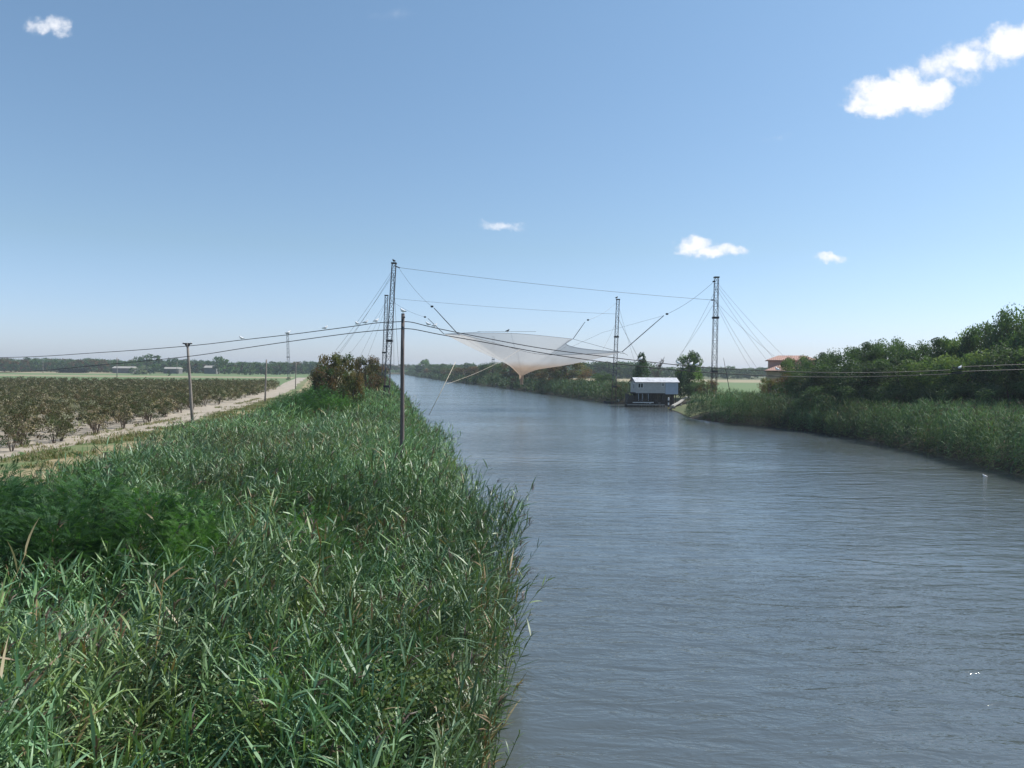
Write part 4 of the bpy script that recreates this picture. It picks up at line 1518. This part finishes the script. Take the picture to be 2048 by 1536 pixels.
WL = [(483, 680, 'white gull alone on the upper wire nearest the crossarm pole', 3.3), (576, 669.5, 'white gull on the upper wire in line with the far lattice mast', 0.5), (650, 660, 'small white gull on the wire above the large brown tree', 0.3),
      (714, 651.5, 'white gull on the wire, left of the three beside the left masts', 2.6), (731, 649, 'white gull on the wire, middle of the three beside the left masts', 0.2), (752, 646, 'white gull on the wire, right of the three beside the left masts', 0.4)]
for u, v, lb, fc in WL:
    bird(on_line(u, v, EL), fc, 0.72, lb)
WR = [(856, 652.5, 'white gull on the wire right of the tall pole, left of two', 2.8), (869, 655.5, 'white gull on the wire right of the tall pole, right of two', 0.3), (1281, 722, 'white gull on the wire in front of the dark conifer', 0.4), (1357, 730, 'grey looking gull on the wire beside the leafy tree', 2.9),
      (1382, 732.5, 'white gull on the wire in front of the leafy tree, left of two', 0.5), (1394, 733.5, 'white gull on the wire in front of the leafy tree, right of two', 0.2), (1555, 742.5, 'white gull on the wire in front of the red roofed house', 3.0), (1919, 739, 'white gull on the wire in front of the riverside wood', 0.2)]
for u, v, lb, fc in WR:
    bird(on_line(u, v, ER), fc, 0.70, lb)
bird(P(806, 627, 39), 2.9, 0.8, 'white gull standing on top of the tall dark wooden pole', z0=0.0)
bird(P(788, 528, 117), 2.5, 1.7, 'small dark bird on top of the nearer left mast', GD, 0.2, 'dark birds on the rigging')
bird(P(1233, 600, 172), 0.5, 1.9, 'small dark bird on top of the lattice mast left of the hut', GD, 0.2, 'dark birds on the rigging')
bird(P(1015, 664, 152.5), 0.2, 2.0, 'dark bird perched on the far rim of the net', GD, -0.1, 'dark birds on the rigging')
bird(G(1970, 953, 0.0), 2.9, 0.9, 'white gull swimming on the river near the right bank', z0=-0.13, group='gull on the water')

# ------------------------------------------------------------------ fishing hut
HD = 160.0
hA = P(1272, 786, HD)                     # lower left corner of the long wall
hB = P(1331, 787, HD + 0.6)
dirx = (hB - hA) * np.array([1, 1, 0])
dirx /= np.linalg.norm(dirx)
yaw = math.atan2(dirx[1], dirx[0])
floor_z = hA[2]
hut = empty('fishing_hut', (hA[0], hA[1], floor_z), 'small grey hut on stilts with white corrugated roof at the river edge', 'hut', rz=yaw)
L = (1332 - 1272) / F * HD
L2 = (1357 - 1331) / F * HD
Hh = 2.35
Dp = 4.6
wl = MB()
wl.add([(0, 0, 0), (L, 0, 0), (L, 0, Hh), (0, 0, Hh), (0, Dp, 0), (L, Dp, 0), (L, Dp, Hh), (0, Dp, Hh), (0, Dp * 0.42, Hh + 0.78), (L, Dp * 0.42, Hh + 0.78)],
       [(0, 1, 2, 3), (5, 4, 7, 6), (4, 0, 3, 8, 7), (1, 5, 6, 9, 2), (3, 2, 9, 8), (8, 9, 6, 7), (0, 4, 5, 1)])
wl.build('wall', M['hutwall'], hut)
MB().box((L + L2 / 2 + 0.02, Dp * 0.4 - 0.06, Hh * 0.46 - 0.06), (L2, Dp * 0.8, Hh * 1.06)).build('annex', M['hutbox'], hut)
# corrugated roof
rf_ = MB()
x0, x1 = -0.35, L + L2 + 0.3
nx = 90
for side in (0, 1):
    y0, z0, y1, z1 = (-0.35, Hh - 0.06, Dp * 0.42, Hh + 0.86) if side == 0 else (Dp * 0.42, Hh + 0.86, Dp + 0.3, Hh - 0.1)
    V = []
    for i in range(nx + 1):
        x = x0 + (x1 - x0) * i / nx
        k = 0.035 * (1 if i % 2 else -1)
        xs = 0.0
        V += [(x + (0 if side else -0.0), y0, z0 + k), (x, y1, z1 + k), (x, y0, z0 + k - 0.03), (x, y1, z1 + k - 0.03)]
    Fs = []
    for i in range(nx):
        a, b = i * 4, i * 4 + 4
        Fs += [(a, b, b + 1, a + 1), (a + 2, a + 3, b + 3, b + 2), (a, a + 2, b + 2, b), (a + 1, b + 1, b + 3, a + 3)]
    Fs += [(0, 1, 3, 2), (nx * 4, nx * 4 + 2, nx * 4 + 3, nx * 4 + 1)]
    rf_.add(V, Fs)
rf_.build('roof', M['corr'], hut)
fb = MB()
for (ya, za, yb, zb) in ((-0.36, Hh - 0.16, Dp * 0.42, Hh + 0.76), (Dp * 0.42, Hh + 0.76, Dp + 0.3, Hh - 0.2)):
    fb.tube([(x0 - 0.02, ya, za), (x0 - 0.02, yb, zb)], 0.09, 4)
fb.build('bargeboard', M['wetwood'], hut)


def window(c, w_, h_, nrm, parent):
    """frame, pane and mullion; nrm 'f' faces the river, 'l' the gable"""
    c = np.array(c, float)
    ax = np.array([[1, 0, 0], [0, 1, 0], [0, 0, 1.0]]) if nrm == 'f' else np.array([[0, -1, 0], [1, 0, 0], [0, 0, 1.0]])
    out_ = -ax[1]
    f = MB()
    t = 0.09
    for (dx_, dz_, sx, sz) in ((0, h_ / 2, w_ + t, t), (0, -h_ / 2, w_ + t, t), (-w_ / 2, 0, t, h_ - t), (w_ / 2, 0, t, h_ - t), (0, 0, t * 0.9, h_ - t)):
        f.box(c + ax[0] * dx_ + ax[2] * dz_ + out_ * 0.04, (sx, 0.10, sz), ax)
    wo = f.build('window', M['white'], parent)
    MB().box(c + out_ * 0.015, (w_ - t, 0.03, h_ - t), ax).build('pane', M['glass'], wo)


window((0.95, 0, 1.55), 1.05, 0.95, 'f', hut)
window((0, 1.6, 1.35), 1.5, 1.05, 'l', hut)
window((L - 0.55, 0, 1.75), 0.5, 0.7, 'f', hut)
MB().box((-0.45, 1.9, 0.05), (0.9, 3.4, 0.12)).build('balcony', M['wetwood'], hut)
MB().box((L / 2 + L2 / 2, Dp / 2, -0.14), (L + L2, Dp - 0.1, 0.2)).build('floor_frame', M['wetwood'], hut)
for xx in (0.15, 1.6, 3.1, 4.6, L - 0.1, L + L2 - 0.4):
    for yy_ in (0.25, 2.3, Dp - 0.3):
        MB().tube([(xx, yy_, -0.2), (xx, yy_, -floor_z - 0.7)], 0.10, 6).build('stilt', M['wetwood'], hut)
MB().box((L + L2 - 0.1, 0.2, Hh * 0.75), (0.16, 0.12, 0.4)).build('lamp', M['white'], hut)
# ladder-like posts below the left end
for xx in (0.55, 1.35, 2.6):
    MB().tube([(xx, 0.05, -0.1), (xx, -0.05, -1.6)], 0.05, 5).build('post', M['hutbox'], hut)
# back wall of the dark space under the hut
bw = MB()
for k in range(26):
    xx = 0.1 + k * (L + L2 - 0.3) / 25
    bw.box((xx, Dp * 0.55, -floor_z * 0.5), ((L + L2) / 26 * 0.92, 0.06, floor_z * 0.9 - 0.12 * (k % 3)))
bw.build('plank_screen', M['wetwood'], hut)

# jetty in front and under the hut
jA = P(1254, 812, HD - 1.0)
jt = empty('jetty', (jA[0], jA[1], 0), 'dark timber jetty with railings below the hut', 'jetty', rz=yaw)
JL = (1330 - 1254) / F * HD
dk = MB()
for k in range(int(JL / 0.22)):
    dk.box((k * 0.22 + 0.1, 1.4, 0.62), (0.205, 3.4, 0.06))
dk.build('deck', M['wetwood'], jt)
MB().box((JL / 2, -0.28, 0.50), (JL, 0.10, 0.16)).build('fender_beam', M['concrete'], jt)
for xx in np.arange(0.1, JL, 1.25):
    MB().tube([(xx, -0.15, -0.8), (xx, -0.15, 1.65)], 0.075, 6).build('pile', M['wetwood'], jt)
for z in (1.1, 1.6):
    MB().box((JL / 2, -0.16, z), (JL, 0.07, 0.12)).build('rail', M['wetwood'], jt)
MB().box((JL * 0.42, -0.36, 0.98), (4.4, 0.06, 0.13)).build('white_plank', M['white'], jt)
MB().box((0.5, 2.0, 1.7), (0.12, 3.0, 2.0)).build('side_screen', M['wetwood'], jt)
MB().box((0.9, 0.25, 1.6), (1.2, 0.08, 1.7)).build('front_screen', M['wetwood'], jt)
for i, (xx, lb, mm) in enumerate(((3.2, 'dark plastic barrel at the middle of the jetty', 'boat'), (6.1, 'dark barrel near the right end of the jetty', 'black'))):
    q = np.array([jA[0], jA[1], 0.66]) + dirx * xx + np.array([-dirx[1], dirx[0], 0]) * 0.9
    b = MB()
    b.tube([(0, 0, 0), (0, 0, 0.08), (0, 0, 0.4), (0, 0, 0.78), (0, 0, 0.85)], [0.26, 0.29, 0.31, 0.29, 0.26], 14)
    o = b.build('barrel', M[mm], smooth=False)
    o.location = q
    tag(o, lb, 'barrel', 'barrels on the jetty')
for i, (xx, sz, lb, mm) in enumerate(((4.3, 0.45, 'pale crate on the jetty under the hut windows', 'concrete'), (5.2, 0.35, 'small white crate on the jetty', 'white'), (7.0, 0.4, 'dark crate at the right end of the jetty', 'wood'))):
    q = np.array([jA[0], jA[1], 0.66]) + dirx * xx + np.array([-dirx[1], dirx[0], 0]) * 1.0
    b = MB()
    for z in (0.06, 0.17, 0.28):
        b.box((0, -sz / 2, z), (sz * 1.4, 0.03, 0.08)).box((0, sz / 2, z), (sz * 1.4, 0.03, 0.08)).box((-sz * 0.7, 0, z), (0.03, sz, 0.08)).box((sz * 0.7, 0, z), (0.03, sz, 0.08))
    b.box((0, 0, 0.02), (sz * 1.38, sz * 0.95, 0.03))
    o = b.build('crate', M[mm])
    o.location = q
    o.rotation_euler = (0, 0, yaw)
    tag(o, lb, 'crate', 'crates on the jetty')

# banded marker post
c = P(1337, 813, HD - 6)
mk = empty('marker_post', (c[0], c[1], max(0.0, float(gz(c[0], c[1])))), 'short white and black banded marker post with yellow foot by the water', 'post')
zt = P(1337, 796, HD - 6)[2] - mk.location.z
zs = np.linspace(-0.2, zt, 6)
for i in range(5):
    MB().tube([(0, 0, zs[i]), (0, 0, zs[i + 1])], 0.14, 10).build('band', M[['yellow', 'black', 'white', 'black', 'white'][i]], mk)
MB().tube([(0, 0, zt), (0, 0, zt + 0.12)], [0.15, 0.05], 10).build('cap', M['white'], mk)
# concrete path edge climbing the lawn
pts = [G(1345, 813, 0.7), G(1358, 806, 1.0), G(1370, 797, 1.45), G(1378, 793.5, 1.56)]
pb = MB()
for i in range(len(pts) - 1):
    a, b = pts[i], pts[i + 1]
    t = (b - a) / np.linalg.norm(b - a)
    sd = np.cross(t, [0, 0, 1.0]) * 0.3
    up = np.array([0, 0, 0.22])
    pb.add([a - sd, a + sd, b + sd, b - sd, a - sd + up, a + sd + up, b + sd + up, b - sd + up], [(0, 1, 2, 3), (4, 7, 6, 5), (0, 4, 5, 1), (1, 5, 6, 2), (2, 6, 7, 3), (3, 7, 4, 0)])
tag(pb.build('path_kerb', M['concrete']), 'pale concrete kerb climbing the lawn beside the hut', 'kerb', kind='structure')


# ------------------------------------------------------------------ boats
def boat(p, L_, wd, yaw_, label, mt='boat', seat=True):
    e = empty('rowing_boat', p, label, 'boat', None, yaw_)
    b = MB()
    st = [(-0.5, 0.75, 0.02), (-0.25, 0.95, 0.0), (0.1, 1.0, 0.0), (0.35, 0.7, 0.04), (0.5, 0.06, 0.14)]
    V, Fs = [], []
    for (t, k, rise) in st:
        x = t * L_
        hw = wd / 2 * k
        V += [(x, -hw, 0.38 + rise), (x, -hw * 0.7, -0.12 + rise), (x, hw * 0.7, -0.12 + rise), (x, hw, 0.38 + rise), (x, hw * 0.88, 0.38 + rise), (x, hw * 0.6, 0.0 + rise), (x, -hw * 0.6, 0.0 + rise), (x, -hw * 0.88, 0.38 + rise)]
    for i in range(len(st) - 1):
        for j in range(8):
            Fs.append((i * 8 + j, i * 8 + (j + 1) % 8, (i + 1) * 8 + (j + 1) % 8, (i + 1) * 8 + j))
    Fs += [(0, 1, 6, 7), (1, 2, 5, 6), (2, 3, 4, 5)]
    o = len(st) * 8 - 8
    Fs += [(o, o + 7, o + 6, o + 1), (o + 1, o + 6, o + 5, o + 2), (o + 2, o + 5, o + 4, o + 3)]
    b.add(V, Fs)
    b.build('hull', M[mt], e)
    for x in (-0.25, 0.12):
        MB().box((x * L_, 0, 0.25), (0.22, wd * 0.8, 0.04)).build('bench', M['white'], e)
    return e


p = G(1222, 806, 0.05)
bo = boat((p[0], p[1], 0.05), 3.4, 1.2, R(175), 'small dark rowing boat with a white motor moored left of the hut')
MB().box((-1.75, 0, 0.55), (0.25, 0.3, 0.45)).tube([(-1.6, 0, 0.7), (-1.2, 0, 0.95)], 0.04, 5).build('motor', M['white'], bo, bevel=0.0)
p = G(1262, 813, 0.05)
boat((p[0], p[1] - 1.2, 0.05), 3.0, 1.1, R(182), 'low dark punt lying against the left end of the jetty', 'wetwood')
for i, (u, v, lb) in enumerate(((1341, 818, 'black bird standing on the lawn edge, left of three'), (1349, 817.5, 'black bird standing on the lawn edge, middle of three'), (1362, 817, 'black bird standing on the lawn edge, right of three'))):
    q = G(u, v, 0.35)
    bird((q[0], q[1], max(0.05, float(gz(q[0], q[1])) + 0.03)), 0.4 * i, 1.6, lb, GD, 0, 'dark birds on the lawn')

# ------------------------------------------------------------------ red roofed house
HX = 150.0
a, b = P(1530, 727, HX), P(1600, 727, HX)
a = P(1536, 727, HX)
hs = empty('red_roofed_house', (a[0], a[1], 1.5), 'two storey house with terracotta hip roofs half hidden by the wood', 'house', rz=R(-17))
ztop = P(1550, 710, HX)[2] - 1.5
ze = P(1550, 720, HX)[2] - 1.5
zl = P(1550, 728, HX)[2] - 1.5
zle = P(1550, 741, HX)[2] - 1.5


def hip(b, x0, x1, y0, y1, z0, z1, ins):
    ym = (y0 + y1) / 2
    b.add([(x0, y0, z0), (x1, y0, z0), (x1, y1, z0), (x0, y1, z0), (x0 + ins, ym, z1), (x1 - ins, ym, z1), (x0, y0, z0 - 0.12), (x1, y0, z0 - 0.12), (x1, y1, z0 - 0.12), (x0, y1, z0 - 0.12)],
          [(0, 1, 5, 4), (1, 2, 5), (2, 3, 4, 5), (3, 0, 4), (0, 6, 7, 1), (1, 7, 8, 2), (2, 8, 9, 3), (3, 9, 6, 0), (6, 9, 8, 7)])
    # ribs of the tiles
    n = int((x1 - x0) / 0.35)
    for i in range(1, n):
        x = x0 + (x1 - x0) * i / n
        zz = 1.0
        k = min(1.0, (x - x0) / ins, (x1 - x) / ins)
        b.tube([(x, y0, z0 + 0.02), (x, y0 + (ym - y0) * k, z0 + (z1 - z0) * k + 0.02)], 0.06, 4)
    return b


MB().box((4.5, 5.5, ze / 2), (8.6, 8.0, ze - 0.05)).build('wall', M['plaster'], hs)
hip(MB(), -0.35, 9.4, 1.0, 10.0, ze, ztop, 2.4).build('roof', M['tile'], hs)
MB().box((4.0, -0.3, zle / 2), (8.6, 3.4, zle - 0.03)).build('porch_wall', M['tanwall'], hs)
pr = MB()
hip(pr, -0.7, 7.0, -2.6, 5.0, zle, zl, 3.2)
pr.build('porch_roof', M['tile'], hs)
for xx in (1.4, 4.2):
    f = MB()
    f.box((xx, -2.03, zle * 0.55), (1.1, 0.08, 1.5))
    wo = f.build('window', M['white'], hs)
    MB().box((xx, -2.09, zle * 0.55), (0.9, 0.05, 1.3)).build('pane', M['glass'], wo)

# leaning thin post in the lawn right of the near mast
a, b = P(1460, 785, 128), P(1447, 716, 128)
o = MB().tube([np.zeros(3), (b - a) * 0.6, b - a], [0.06, 0.05, 0.03], 5).build('guy_stake', M['wetwood'])
o.location = a
tag(o, 'thin dark leaning stake right of the nearer right mast', 'stake')

# ------------------------------------------------------------------ haze
m_, B_, o_ = new_mat('haze')
pv = B_.n('ShaderNodeVolumePrincipled')
pv.inputs['Color'].default_value = (0.80, 0.90, 1.0, 1)
pv.inputs['Density'].default_value = 0.0002
pv.inputs['Anisotropy'].default_value = 0.2
B_.put(o_.inputs['Volume'], pv.outputs[0])
hz = MB().box((0, 1070, 11.8), (5200, 3000, 29.6)).build('haze', m_)
tag(hz, 'pale bluish summer haze over the river plain', 'haze', kind='stuff')
